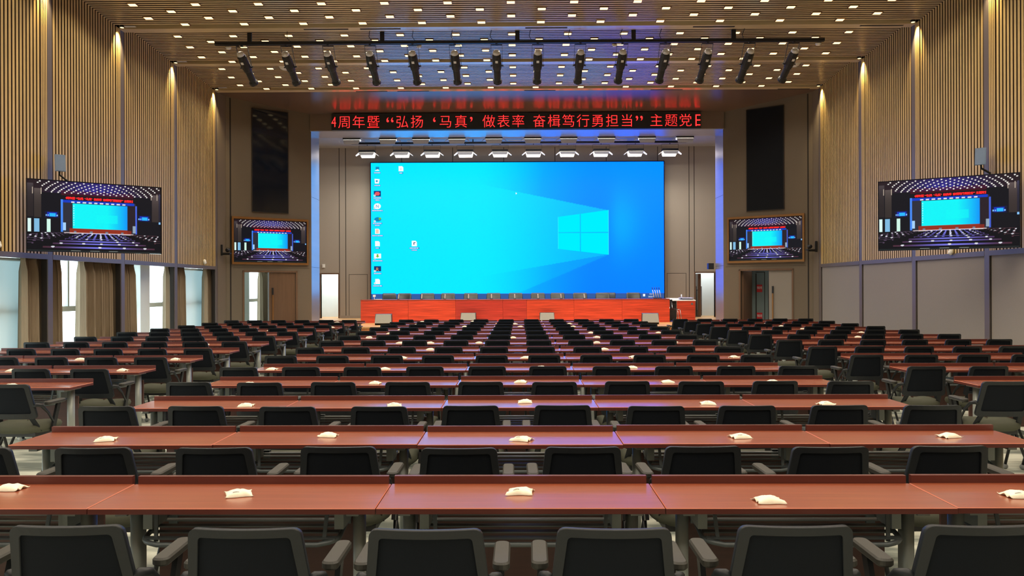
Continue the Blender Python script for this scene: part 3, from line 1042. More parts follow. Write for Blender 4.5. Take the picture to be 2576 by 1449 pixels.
flat(q, [(IX + 1 + 9 * math.cos(a), 550 + 5.5 * math.sin(a)) for a in [-2 * math.pi * k / 16 for k in range(16)]], -0.004, 4); flat(q, [(IX + 4, 552), (IX + 10, 549), (IX + 9, 545), (IX + 3, 546)], -0.006, 5); arrow_box(IX, 550); label_under(IX, 560, 0, 22, 2)
page(IX, 580, 0); icon_rect(IX - 4, 575, IX + 3, 585, 6, -0.006); label_under(IX, 591, 0, 26)
page(IX, 611, 0); label_under(IX, 622, 0, 9)
icon_rect(IX - 9, 636, IX + 9, 648, 0); flat(q, [(IX - 5, 642), (IX, 646), (IX + 5, 642), (IX + 2, 642), (IX + 2, 637.5), (IX - 2, 637.5), (IX - 2, 642)], -0.006, 5); arrow_box(IX, 643); label_under(IX, 654, 0, 24)
icon_rect(IX - 9, 667.5, IX + 9, 680.5, 1); arrow_box(IX, 675); label_under(IX, 686, 0, 18)
page(IX, 706, 0); arrow_box(IX, 706); label_under(IX, 717, 0, 22)
page(1009, 423, 0); label_under(1009, 434, 0, 8)
page(1042, 611, 0, 13, 14); icon_rect(1040, 608, 1042, 614, 1, -0.006); icon_rect(1042, 608, 1045, 609.5, 1, -0.006); label_under(1042, 622.5, 0, 23, 2)
flat(q, [(1298, 489), (1301.5, 487), (1298, 483.5)], -0.004, 0)
for cx, cy, s_, ch, mi in ((IX, 520.5, 0.16, 'N', 4), (IX, 679.5, 0.19, 'R', 3), (1009, 426, 0.11, 'i', 1), (1637, 741.3, 0.075, '12:3', 0), (1637, 748, 0.075, '2025/7', 0)):
    R = Matrix(((1, 0, 0, sx(cx)), (0, 0, -1, -0.008), (0, 1, 0, sz(cy)), (0, 0, 0, 1)))
    add_glyph(q, ch, s_, R, mi)
icon_rect(1617, 739.5, 1622.5, 745.5, 0)
q.build('desktop_icon', ic, t)['label'] = 'desktop icons, pointer and clock'

# ------------------------------------------------------------------ stage furniture
# row of red conference desks
DX = [-5.335, -3.734, -2.147, -0.562, 0.237, 1.819, 3.426, 5.017]
for i in range(7):
    x0, x1 = DX[i] + 0.003, DX[i + 1] - 0.003
    w = x1 - x0
    lab = 'red veneered desk on the stage, %s in the row counting from the window side' % ORD[i]
    if i == 3:
        lab = 'short half-width red veneered desk in the middle of the stage row'
    t = thing('conference_desk', lab, 'desk', (x0, 25.7, STAGE), 0, 'red desks along the stage')
    q = MB(); q.box(0, w, 0, 0.03, 0, 0.745); q.build('front_panel', M['desk_wood_dark'] if i in (2, 3) else M['desk_wood'], t)
    q = MB(); q.box(0, w, -0.012, 0.55, 0.748, 0.785); q.build('desktop', M['desk_top'], t)
    for xx in (0.0, w - 0.03):
        q = MB(); q.box(xx, xx + 0.03, 0.03, 0.52, 0, 0.745); q.build('side_panel', M['desk_wood'], t)

# black leather chairs behind the desks
CX = [-4.699, -4.141, -3.279, -2.559, -1.734, -0.931, -0.149, 0.661, 1.358, 2.167, 2.94, 3.16, 4.071]


def super_pts(w, d, n=24, e=3.2):
    out = []
    for k in range(n):
        a = 2 * math.pi * k / n
        c, s = math.cos(a), math.sin(a)
        out.append((w / 2 * math.copysign(abs(c) ** (2 / e), c), d / 2 * math.copysign(abs(s) ** (2 / e), s)))
    return out


def leather_chair(loc, rz, label):
    t = thing('leather_armchair', label, 'chair', loc, rz, 'leather armchairs behind the stage desks')
    q = MB()
    rings = []
    for z, w, d, y in ((0.50, 0.44, 0.06, 0.22), (0.56, 0.50, 0.10, 0.22), (0.75, 0.52, 0.11, 0.24), (0.90, 0.51, 0.11, 0.28), (0.965, 0.48, 0.09, 0.30), (0.985, 0.44, 0.05, 0.305)):
        rings.append([(x, y + yy - 0.05 * (1 - (x / 0.26) ** 2) * -1, z) for x, yy in super_pts(w, d)])
    q.loft(rings); q.build('backrest', M['leather'], t)
    q = MB()
    rings = [[(x, y, z) for x, y in super_pts(w, d)] for z, w, d in ((0.40, 0.46, 0.44), (0.43, 0.52, 0.5), (0.49, 0.52, 0.5), (0.51, 0.46, 0.44))]
    q.loft(rings); q.build('seat', M['leather'], t)
    for s in (-1, 1):
        q = MB(); q.bar((s * 0.28, -0.2, 0.65), (s * 0.28, 0.2, 0.66), 0.05, 0.03); q.bar((s * 0.28, 0.0, 0.64), (s * 0.26, 0.05, 0.44), 0.03, 0.05); q.build('armrest', M['black'], t)
    q = MB()
    q.tube([(0, 0, 0.06), (0, 0, 0.4)], 0.03)
    for k in range(5):
        a = 2 * math.pi * k / 5
        q.tube([(0, 0, 0.09), (0.29 * math.cos(a), 0.29 * math.sin(a), 0.055)], [0.025, 0.015])
        q.ball((0.29 * math.cos(a), 0.29 * math.sin(a), 0.028), 0.027)
    q.build('base', M['black'], t)
    return t


c0 = None
for i, x in enumerate(CX):
    lab = 'black leather armchair behind the stage desks, %s from the window side' % ORD[i]
    y = {0: 27.95, 11: 28.05}.get(i, 27.15)
    rz = [0.35, -0.1, 0.05, 0, 0.03, 0, -0.02, 0.02, 0, 0.03, -0.08, -0.5, 0.05][i]
    c0 = leather_chair((x, y, STAGE), rz, lab) if c0 is None else dup(c0, (x, y, STAGE), rz, lab)

# slim column microphones
m0 = None
MICX = [-4.11, -3.32, -2.53, -1.73, -0.95, -0.16, 0.63, 1.41, 2.2]
for i, x in enumerate(MICX):
    lab = 'slim silver column microphone on the stage desks, %s from the window side' % ORD[i]
    if m0 is None:
        m0 = thing('desk_microphone', lab, 'microphone', (x, 25.95, STAGE + 0.785), 0, 'column microphones on the stage desks')
        q = MB(); q.prism(rounded(0.09, 0.1, 0.015), 0, 0.025); q.build('base', M['black'], m0)
        q = MB(); q.bar((0, 0, 0.02), (0.0, -0.03, 0.17), 0.028, 0.012); q.build('column', M['silver'], m0)
        m0.rotation_euler = (0, 0.16, 0)
    else:
        d = dup(m0, (x, 25.95, STAGE + 0.785), 0, lab)
        d.rotation_euler = (0, 0.16 - 0.04 * i, 0)
g0 = None
for i in range(4):
    lab = 'gooseneck microphone in the bunch near the lectern, %s from the window side' % ORD[i]
    loc = (4.55 + 0.075 * i, 26.0, STAGE + 0.785)
    if g0 is None:
        g0 = thing('gooseneck_microphone', lab, 'microphone', loc, 0, 'gooseneck microphones bunched on the last desk')
        q = MB(); q.prism(rounded(0.06, 0.1, 0.012), 0, 0.03); q.build('base', M['black'], g0)
        q = MB(); q.tube([(0, 0, 0.02), (-0.02, 0, 0.14), (-0.055, 0, 0.30)], 0.011); q.build('neck', M['silver'], g0)
        q = MB(); q.tube([(-0.055, 0, 0.30), (-0.07, 0, 0.39)], [0.014, 0.012]); q.build('capsule', M['black'], g0)
    else:
        dup(g0, loc, 0, lab)
t = thing('card_holder', 'small white card standing at the window-side end of the stage desks', 'card', (-4.92, 25.95, STAGE + 0.785))
q = MB(); q.bar((0, 0, 0.0), (0, -0.02, 0.14), 0.02, 0.01); q.build('stem', M['paper'], t)
q = MB(); q.box(-0.04, 0.05, -0.04, -0.03, 0.09, 0.16); q.build('card', M['paper'], t)
q = MB(); q.prism([(-0.1, -0.12), (0.14, -0.1), (0.12, 0.1), (-0.08, 0.08)], 0, 0.012)
o = q.build('paper_sheet', M['paper'], None, (-4.78, 25.9, STAGE + 0.786)); tag(o, 'loose white papers lying by the small white card on the stage desk', 'paper')

# lectern at the right end, with a cantilever chair
t = thing('lectern', 'red wooden lectern with a pale sloping top beside the stage desks', 'lectern', (5.1, 26.2, STAGE))
q = MB(); q.box(0.26, 0.88, 0.0, 0.03, 0.0, 0.70); q.box(0.85, 0.88, 0.03, 0.6, 0, 0.70); q.build('body', M['desk_wood'], t)
q = MB(); q.box(0.0, 0.26, 0.10, 0.13, 0.0, 0.70); q.box(0.0, 0.03, 0.1, 0.6, 0, 0.7); q.box(0.0, 0.26, 0.08, 0.10, 0.55, 0.57); q.build('rack_bay', M['black'], t)
q = MB(); q.hexa([(0, -0.02, 0.70), (0.90, -0.02, 0.70), (0.90, 0.62, 0.70), (0, 0.62, 0.70), (0, -0.02, 0.72), (0.90, -0.02, 0.72), (0.90, 0.62, 0.79), (0, 0.62, 0.79)]); q.build('top', M['white'], t)
q = MB(); q.tube([(0.77, -0.004, 0.60), (0.77, 0.0, 0.60)], 0.038, 14); q.build('lock', M['chrome'], t)
q = MB(); q.tube([(0.5, 0.4, 0.76), (0.5, 0.4, 0.92)], 0.02); o = q.build('bottle', M['silver'], None, (5.1, 26.2, STAGE)); tag(o, 'small silver bottle standing on the lectern top', 'bottle')
q = MB(); q.prism([(0.34, 0.12), (0.86, 0.10), (0.88, 0.5), (0.42, 0.52)], 0.80, 0.812)
o = q.build('paper_sheet', mat('lavender_paper', lin(176, 176, 226), 0.6, noise=((5, 5, 5), 0.03)), None, (5.1, 26.2, STAGE)); tag(o, 'lavender paper sheet lying on the lectern top', 'paper')
t = thing('cantilever_chair', 'chrome cantilever chair tucked between the stage desks and lectern', 'chair', (5.16, 25.85, STAGE), 0.4)
for s in (-1, 1):
    q = MB(); q.tube([(s * 0.05 + 0.02, 0.2, 0.75), (s * 0.05, 0.12, 0.42), (s * 0.05 + 0.10, -0.18, 0.42), (s * 0.05 + 0.14, -0.2, 0.06), (s * 0.05 + 0.12, -0.16, 0.015), (s * 0.05, 0.2, 0.015)], 0.012); q.build('frame', M['chrome'], t)
q = MB(); q.box(-0.06, 0.08, -0.15, 0.12, 0.42, 0.45); q.build('seat', M['leather'], t)
q = MB(); q.box(-0.05, 0.08, 0.17, 0.2, 0.5, 0.75); q.build('backrest', M['leather'], t)

# wedge monitors along the stage edge
W0 = None
for (x, y, w, rz, lab) in ((-4.33, 24.4, 0.52, 0.08, 'grey wedge loudspeaker at the window-side end of the stage edge'), (-1.69, 25.3, 0.5, 0, 'grey wedge loudspeaker before the red desks, nearer the windows'),
                           (0.9, 25.3, 0.48, 0, 'grey wedge loudspeaker before the red desks, nearer the lectern'), (4.14, 24.4, 0.52, -0.08, 'grey wedge loudspeaker on the stage edge in front of the lectern')):
    if W0 is None:
        W0 = thing('wedge_speaker', lab, 'speaker', (x, y, STAGE), rz, 'wedge loudspeakers on the stage')
        q = MB()
        prof = [(0.25, 0.0), (-0.12, 0.0), (-0.22, 0.06), (-0.05, 0.33), (0.12, 0.35), (0.25, 0.2)]   # (y, z)
        rings = [[(sx_, a, b2) for a, b2 in prof] for sx_ in (-0.26, 0.26)]
        q.loft(rings, 0, False); q.build('cabinet', M['black'], W0)
        q = MB(); q.hexa([(-0.262, -0.225, 0.062), (0.262, -0.225, 0.062), (0.262, -0.215, 0.07), (-0.262, -0.215, 0.07), (-0.235, -0.06, 0.335), (0.235, -0.06, 0.335), (0.235, -0.05, 0.34), (-0.235, -0.05, 0.34)])
        q.build('grille', M['grey_case'], W0)['label'] = 'pale grey grille'
    else:
        d = dup(W0, (x, y, STAGE), rz, lab); d.scale = (w / 0.52, 1, 1)

# ------------------------------------------------------------------ stage lights: two rows of panels with barn doors
def panel_light(loc, tilt, label, group, facing):
    t = thing('stage_panel_light', label, 'stage light', loc, 0, group)
    # local frame: glowing face at z=0 looking down, then tilted about x
    R = Matrix.Rotation(tilt, 4, 'X')
    def put(q, name, m_):
        o = MB(); o.add(q, R); return o.build(name, m_, t)
    q = MB(); q.box(-0.29, 0.29, -0.13, 0.13, 0.004, 0.09); put(q, 'housing', M['black'])
    q = MB(); q.box(-0.28, 0.28, -0.12, 0.12, -0.002, 0.004); put(q, 'glowing_panel', M['panel_glow'])
    for a, b2, c, d in (((-0.29, -0.13, 0), (0.29, -0.13, 0), (0.24, -0.21, -0.13), (-0.24, -0.21, -0.13)), ((0.29, 0.13, 0), (-0.29, 0.13, 0), (-0.24, 0.21, -0.13), (0.24, 0.21, -0.13)),
                        ((0.29, -0.12, 0), (0.29, 0.12, 0), (0.42, 0.07, -0.10), (0.42, -0.07, -0.10)), ((-0.29, 0.12, 0), (-0.29, -0.12, 0), (-0.42, -0.07, -0.10), (-0.42, 0.07, -0.10))):
        q = MB()
        n_ = (Vector(b2) - Vector(a)).cross(Vector(d) - Vector(a)).normalized() * 0.004
        q.hexa([Vector(v) for v in (a, b2, c, d)] + [Vector(v) + n_ for v in (a, b2, c, d)])
        put(q, 'barn_door', M['silver'])
    q = MB()
    for s in (-1, 1):
        q.bar((s * 0.31, 0, 0.03), (s * 0.31, 0, 0.27), 0.025, 0.006, 0, (0, 1, 0))
    q.bar((-0.31, 0, 0.27), (0.31, 0, 0.27), 0.025, 0.008, 0, (0, 1, 0)); q.tube([(0, 0, 0.27), (0, 0, 0.312)], 0.012)
    q.build('yoke', M['black'], t)
    la = bpy.data.lights.new('panel_lamp', 'AREA'); la.shape = 'RECTANGLE'; la.size = 0.5; la.size_y = 0.2; la.energy = P_PANEL; la.color = (1.0, 0.94, 0.84)
    lo = obj('panel_lamp', la, t, R @ Vector((0, 0, -0.02)), (tilt, 0, 0))
    return t


UP = [-5.62, -4.40, -3.29, -2.08, -0.84, 0.46, 1.66, 2.93, 4.28, 5.55]
LO = [-5.61, -4.34, -3.21, -1.98, -0.70, 0.53, 1.78, 3.02, 4.28, 5.55]
p0 = None
for i, x in enumerate(UP):
    lab = 'barn-door panel light just behind the proscenium beam, %s from the window side' % ORD[i]
    loc = (x, 25.80, 6.70)
    p0 = panel_light(loc, 0.42, lab, 'panel lights behind the proscenium beam', 1) if p0 is None else dup(p0, loc, 0, lab)
p1 = None
for i, x in enumerate(LO):
    lab = 'barn-door panel light hung in front of the LED wall, %s from the window side' % ORD[i]
    loc = (x, 28.3, 6.66)
    p1 = panel_light(loc, -0.06, lab, 'panel lights in front of the LED wall', -1) if p1 is None else dup(p1, loc, 0, lab)
q = MB(); q.tube([(-6.19, 28.3, 7.02), (6.15, 28.3, 7.02)], 0.04, 10)
for x in (-5.0, -1.7, 1.7, 5.0):
    q.tube([(x, 28.3, 7.02), (x, 28.3, 7.145)], 0.02)
o = q.build('lighting_bar', M['black']); tag(o, 'long black lighting bar hung under the stage ceiling', 'lighting bar')
q = MB(); q.tube([(-6.19, 25.80, 7.08), (6.15, 25.80, 7.08)], 0.03, 10)
for x in (-5.0, -1.7, 1.7, 5.0):
    q.tube([(x, 25.80, 7.08), (x, 25.80, 7.145)], 0.02)
o = q.build('lighting_bar', M['black']); tag(o, 'black lighting bar tucked behind the proscenium beam', 'lighting bar')
for i, x in enumerate((-3.75, 0.0, 3.6)):
    q = MB(); q.box(x - 0.42, x + 0.42, 28.55, 28.6, 7.13, 7.16)
    o = q.build('ceiling_tube', M['white']); tag(o, 'slim white tube lamp on the stage ceiling, %s from the window side' % ORD[i], 'tube lamp', 'tube lamps on the stage ceiling')

# ------------------------------------------------------------------ ceiling downlights
q = MB()
ins, out = 0.083, 0.098
for a in range(4):
    M4 = Matrix.Rotation(a * math.pi / 2, 4, 'Z')
    r = MB(); r.box(-out, out, -out, -ins, -0.012, 0.05); q.add(r, Matrix.Diagonal((1, 0.74, 1, 1)) @ M4)
TRIM_ME = q.mesh('downlight', M['bronze'])
q = MB()
q.hexa([(-0.080, -0.055, -0.013), (0.080, -0.055, -0.013), (0.080, 0.055, -0.013), (-0.080, 0.055, -0.013), (-0.083, -0.060, 0.03), (0.083, -0.060, 0.03), (0.083, 0.060, 0.03), (-0.083, 0.060, 0.03)])
LENS_ME = q.mesh('lens', M['lens'])


def spot_data(name, energy, angle, blend, color, size=0.06):
    l = bpy.data.lights.new(name, 'SPOT')
    l.energy = energy; l.spot_size = math.radians(angle); l.spot_blend = blend; l.color = color; l.shadow_soft_size = size
    return l


DOWN = spot_data('downlight_lamp', P_DOWN, 132, 0.5, WARM)
DOWN2 = spot_data('downlight_lamp_rear', P_DOWN_REAR, 140, 0.5, WARM)
row_of = []
for i in range(NB):
    y0 = Y_END - BAY * (i + 1)
    for k in range(6):
        row_of.append((y0 + 0.74 + 0.338 * k - (0.1 if i == 2 else 0), k % 2))
row_of.sort(reverse=True)
rr = 0
for r, (y, odd) in enumerate(row_of):
    xs = [(0.49 if odd else -0.16) + 1.31 * n for n in range(-7, 8)]
    xs = [x for x in xs if abs(x) < 8.3]
    z = ceil_z(y) - 0.004
    seen = [x for x in xs if visible((x, y, z), 6)]
    if seen:
        for j, x in enumerate(seen):
            o = obj('downlight', TRIM_ME, None, (x, y, z), (-0.06, 0, 0))
            tag(o, 'square recessed ceiling downlight, %s row out from the stage, %s from the window side' % (ORD[rr], ORD[j]), 'downlight', 'ceiling downlights')
            obj('lens', LENS_ME, o)
            obj('downlight_lamp', DOWN, o, (0, 0, -0.05))
        rr += 1
    else:
        for j, x in enumerate(xs):
            if (j + r // 2) % 2 == 0 and y > -3.5:
                obj('downlight_lamp', DOWN2, None, (x, y, z - 0.05))

# wall washers by the posts
WASH = spot_data('washer_lamp', P_WASH, 64, 0.8, (1.0, 0.76, 0.38), 0.05)
q = MB(); q.tube([(0, 0, 0), (0, 0, 0.05)], 0.05, 14)
q2 = MB(); q2.tube([(0, 0, -0.003), (0, 0, 0.0)], 0.04, 14)
WME, WLE = q.mesh('wall_washer', M['black']), q2.mesh('lens', M['lens'])
for i in range(NB):
    y = Y_END - BAY * i - 0.20
    for s, x in ((-1, XL + 0.10), (1, XR - 0.10)):
        if i < 4:
            o = obj('wall_washer', WME, None, (x, y, 7.47 + 0.03))
            side = 'window-side wall' if s < 0 else 'wall above the taupe panels'
            tag(o, 'small round lamp atop the %s post from the stage, %s' % (ORD[i], side), 'wall lamp', 'lamps at the tops of the wall posts')
            obj('lens', WLE, o)
            obj('washer_lamp', WASH, o, (0, 0, -0.03), (0, math.radians(15) * (-s), 0))

# dark air slots in the beams
SLOTS = [(-4.83, -3.83, 0), (-3.56, -2.65, 0), (0.15, 1.09, 0), (3.90, 4.83, 0), (7.62, 8.58, 0), (-4.82, -3.89, 1), (-3.59, -2.66, 1), (0.16, 1.08, 1), (3.88, 4.82, 1), (7.62, 8.55, 1)]
for i, (a, b2, f) in enumerate(SLOTS):
    y = Y_END - 2 * BAY - 0.03 if f == 0 else Y_END + 0.06
    q = MB(); q.box(a, b2, y - 0.028, y + 0.028, 7.484, 7.49)
    o = q.build('air_slot', M['groove'])
    tag(o, 'dark air slot in the ceiling beam %s, %s from the window side' % ('behind the spotlights' if f == 0 else 'nearest the stage', ORD[i % 5]), 'air vent', 'air slots in the ceiling beams')

# domes and detectors on the ceiling
for x, y, r, h, nm, lab, cat in ((7.28, 20.5, 0.20, 0.10, 'access_point', 'white domed unit on the ceiling by the spotlight nearest the panelled wall', 'ceiling unit'),
                                 (-6.22, 20.5, 0.20, 0.10, 'access_point', 'white domed unit on the ceiling behind the second spotlight from the windows', 'ceiling unit'),
                                 (-7.1, 18.7, 0.07, 0.05, 'smoke_detector', 'small white smoke detector on the ceiling at the window end of the spotlight bar', 'detector'),
                                 (7.27, 18.7, 0.07, 0.05, 'smoke_detector', 'small white smoke detector on the ceiling at the lectern end of the spotlight bar', 'detector'),
                                 (-2.43, 18.7, 0.06, 0.05, 'smoke_detector', 'small white smoke detector on the ceiling near the fifth spotlight from the windows', 'detector'),
                                 (2.33, 18.7, 0.06, 0.05, 'smoke_detector', 'small white smoke detector on the ceiling near the tenth spotlight from the windows', 'detector')):
    z = ceil_z(y)
    q = MB(); q.loft([[(rad * math.cos(2 * math.pi * k / 18), rad * math.sin(2 * math.pi * k / 18), zz) for k in range(18)] for zz, rad in ((-h, r * 0.45), (-h * 0.8, r * 0.8), (-h * 0.3, r), (0.0, r))])
    o = q.build(nm, M['white'], None, (x, y, z)); tag(o, lab, cat, 'domed ceiling units' if nm == 'access_point' else 'smoke detectors')
for i, (x, y) in enumerate(((-8.65, 17.0), (-8.66, 19.65), (-8.62, 22.25))):
    q = MB(); q.box(-0.12, 0.12, -0.04, 0.04, -0.01, 0.0)
    o = q.build('ceiling_grille', M['silver'], None, (x, y, ceil_z(y) - 0.001)); tag(o, 'tiny pale grille between ceiling slats above the window-side wall, %s from the stage' % ORD[2 - i], 'vent', 'tiny ceiling grilles')

# ------------------------------------------------------------------ front lighting bar with fourteen profile spots
t = thing('lighting_bar', 'long black bar hung below the slatted ceiling carrying the profile spotlights', 'lighting bar', (0, 17.8, 7.37))
q = MB(); q.box(-7.07, 7.06, -0.03, 0.03, -0.035, 0.035); q.build('rail', M['black'], t)
for x in (-6.26, -3.17, -0.03, 2.66, 4.97):
    q = MB(); q.box(x - 0.05, x + 0.05, -0.02, 0.02, 0.035, 0.25); q.build('hanger', M['black'], t)
for x in (-5.3, -3.4, -2.4, -1.5, -0.6, 0.3, 1.2, 2.4, 3.3, 5.2):
    q = MB(); q.tube([(x, 0, 0.03), (x - 0.06, -0.1, 0.10), (x - 0.02, -0.2, 0.24)], 0.008, 6); q.build('cable', M['black'], t)
PX = [-6.446, -5.407, -4.434, -3.453, -2.463, -1.484, -0.515, 0.443, 1.428, 2.403, 3.396, 4.368, 5.340, 6.357]
TILT = math.radians(-36)
LIT = {0, 1, 5, 9, 13}


def octo(r, y, n=12, sq=1.0):
    return [(r * math.cos(2 * math.pi * k / n), y, r * sq * math.sin(2 * math.pi * k / n)) for k in range(n)]


def profile_spot(loc, yaw, label):
    t = thing('profile_spotlight', label, 'spotlight', loc, 0, 'profile spotlights on the front bar')
    R = Matrix.Rotation(yaw, 4, 'Z') @ Matrix.Rotation(TILT, 4, 'X')
    off = Vector((0, -0.02, -0.29))
    Mx = Matrix.Translation(off) @ R
    def put(q, name, m_):
        o = MB(); o.add(q, Mx); return o.build(name, m_, t)
    q = MB(); q.loft([octo(0.05, -0.06), octo(0.085, -0.03), octo(0.105, 0.02), octo(0.11, 0.30), octo(0.10, 0.40), octo(0.08, 0.42)], 0, False)
    q.box(-0.012, 0.012, 0.0, 0.36, 0.1, 0.13); put(q, 'housing', M['black'])
    q = MB(); q.loft([octo(0.02, -0.10), octo(0.075, -0.085), octo(0.088, -0.03)], 0, True); put(q, 'rear_cap', M['silver'])
    q = MB(); q.loft([octo(0.082, 0.42), octo(0.08, 0.66), octo(0.075, 0.70)], 0, False); q.loft([octo(0.075, 0.70), octo(0.105, 0.74), octo(0.105, 0.80)], 0, False); put(q, 'lens_tube', M['black'])
    q = MB(); q.box(-0.03, 0.03, 0.10, 0.16, -0.113, -0.105); put(q, 'rating_label', M['paper'])
    q = MB()
    c = Mx @ Vector((0, 0.32, 0))
    for s in (-1, 1):
        a = Mx @ Vector((s * 0.13, 0.32, 0))
        q.bar(a, (s * 0.13, 0.0, -0.06), 0.03, 0.008, 0, (0, 1, 0)); q.tube([Mx @ Vector((s * 0.11, 0.32, 0)), Mx @ Vector((s * 0.155, 0.32, 0))], 0.018)
    q.bar((-0.13, 0, -0.06), (0.13, 0, -0.06), 0.03, 0.008, 0, (0, 1, 0)); q.box(-0.025, 0.025, -0.035, 0.035, -0.06, -0.036)
    q.build('yoke', M['black'], t)
    return t


PROF = spot_data('profile_lamp', P_PROFILE, 30, 0.5, (1.0, 0.86, 0.66), 0.05)
for i, x in enumerate(PX):
    tgt = Vector((x * 0.86, 25.7, 0.9))
    s0 = Vector((x, 17.8, 7.36))
    yaw = -math.atan2(tgt.x - x, tgt.y - s0.y)
    t = profile_spot(s0, yaw, 'black profile spotlight on the front bar, %s from the window side' % ORD[i])
    R = Matrix.Rotation(yaw, 4, 'Z') @ Matrix.Rotation(TILT, 4, 'X')
    p = Vector((0, -0.02, -0.29)) + R @ Vector((0, 0.83, 0))
    d = (tgt - (s0 + p)).normalized()
    lo = obj('profile_lamp', PROF, t, p)
    lo.rotation_euler = d.to_track_quat('-Z', 'Y').to_euler()

# ------------------------------------------------------------------ wall fittings
for s, x, y, z, lab in ((-1, XL + 0.22, 14.5, 4.05, 'small grey wall speaker on the window-side post above the television'), (1, XR - 0.22, 14.36, 4.06, 'small grey wall speaker on the post above the television by taupe panels')):
    t = thing('wall_speaker', lab, 'speaker', (x, y, z), -0.6 * s * -1 if s < 0 else -0.6, 'small wall speakers on the posts')
    t.rotation_euler = (0, 0, (0.65 if s < 0 else -0.65))
    q = MB(); q.hexa([(-0.09, -0.12, -0.16), (0.09, -0.12, -0.16), (0.06, 0.10, -0.13), (-0.06, 0.10, -0.13), (-0.09, -0.04, 0.17), (0.09, -0.04, 0.17), (0.06, 0.13, 0.12), (-0.06, 0.13, 0.12)])
    q.build('cabinet', M['tinted_grey'], t)
    q = MB(); q.hexa([(-0.08, -0.126, -0.15), (0.08, -0.126, -0.15), (0.08, -0.12, -0.15), (-0.08, -0.12, -0.15), (-0.08, -0.05, 0.16), (0.08, -0.05, 0.16), (0.08, -0.04, 0.16), (-0.08, -0.04, 0.16)])
    q.build('grille', M['tinted_grey'], t)
    q = MB(); q.bar((0, 0.0, -0.15), (0, 0.05, -0.20), 0.03, 0.02); q.bar((0, 0.05, -0.20), (-0.14 * -s * -1 if s < 0 else 0.14, 0.13, -0.30), 0.03, 0.02)
    q.build('bracket', M['black'], t)
for s, x, y, z, lab in ((-1, -8.72, 22.8, 2.80, 'black swivel camera on a bracket left of the bronze-framed television'), (1, 8.58, 22.7, 2.83, 'black swivel camera on a bracket right of the bronze-framed television')):
    t = thing('swivel_camera', 'black swivel camera on a bracket beside the bronze-framed television by the %s' % ('windows' if s < 0 else 'panelled wall'), 'camera', (x, y, z), 0, 'swivel cameras beside the stage')
    q = MB(); q.box(-0.03 + s * 0.16, 0.03 + s * 0.16, -0.02, 0.02, -0.14, 0.18); q.bar((s * 0.16, 0, -0.10), (-s * 0.10, -0.04, -0.10), 0.05, 0.04, 0, (0, 0, 1)); q.prism([(-s * 0.02 - 0.11, -0.12), (-s * 0.02 + 0.11, -0.12), (-s * 0.02 + 0.11, 0.05), (-s * 0.02 - 0.11, 0.05)], -0.09, -0.06)
    q.build('bracket', M['black'], t)
    q = MB(); q.ball((-s * 0.04, -0.04, 0.02), 0.075, sc=(1, 1, 0.9)); q.build('head', M['black'], t)
    q = MB(); q.tube([(-s * 0.04, -0.10, 0.02), (-s * 0.04, -0.13, 0.015)], 0.035, 12); q.build('lens', M['black_gloss'], t)
for x, y, z, lab in ((XL + 0.03, 21.66, 2.43, 'white motion sensor on the window-side slats near the stage end'), (XL + 0.03, 13.05, 2.44, 'white motion sensor on the window-side slats before the large television'), (XR - 0.03, 15.71, 2.37, 'white motion sensor on the slats under the television by taupe panels')):
    t = thing('motion_sensor', lab, 'sensor', (x, y, z), 0, 'white motion sensors on the walls')
    q = MB(); q.ball((0, 0, 0), 0.075, sc=(0.6, 0.7, 1.0)); q.build('housing', M['white'], t)
    q = MB(); q.ball((0.02 if x < 0 else -0.02, 0, -0.02), 0.05, sc=(0.7, 0.8, 0.8)); q.build('lens', M['paper'], t)
q = MB(); q.box(-0.09, 0.09, -0.1, 0.1, -0.1, 0.1); q.box(-0.08, 0.08, -0.104, -0.1, -0.09, 0.09)
o = q.build('stage_speaker', M['black'], None, (6.36, 25.62, 2.36)); tag(o, 'small black box speaker on the stage-side jamb above the right stage doorway', 'speaker')
q = MB(); q.box(-0.05, 0.05, -0.02, 0.02, -0.07, 0.07); q.box(-0.03, 0.03, -0.024, -0.02, -0.05, 0.0)
o = q.build('wall_thermostat', M['white'], None, (-7.66, 29.97, 2.55)); tag(o, 'small white box above the bright left stage doorway', 'wall box')

# open door leaf with long black pulls in the right stage doorway
t = thing('stage_door_leaf', 'brown door leaf standing open in the right stage doorway', 'door', (7.06, 30.2, STAGE))
q = MB(); q.box(-0.06, 0.06, 0.0, 0.75, 0.01, 1.70); q.build('leaf', M['door'], t)
for x in (-0.10, 0.10):
    q = MB(); s = 1 if x > 0 else -1
    q.tube([(x, 0.10, 0.05), (x, 0.10, 1.2)], 0.014); q.tube([(s * 0.06, 0.10, 0.25), (x, 0.10, 0.25)], 0.01); q.tube([(s * 0.06, 0.10, 1.05), (x, 0.10, 1.05)], 0.01); q.build('handle', M['black'], t)

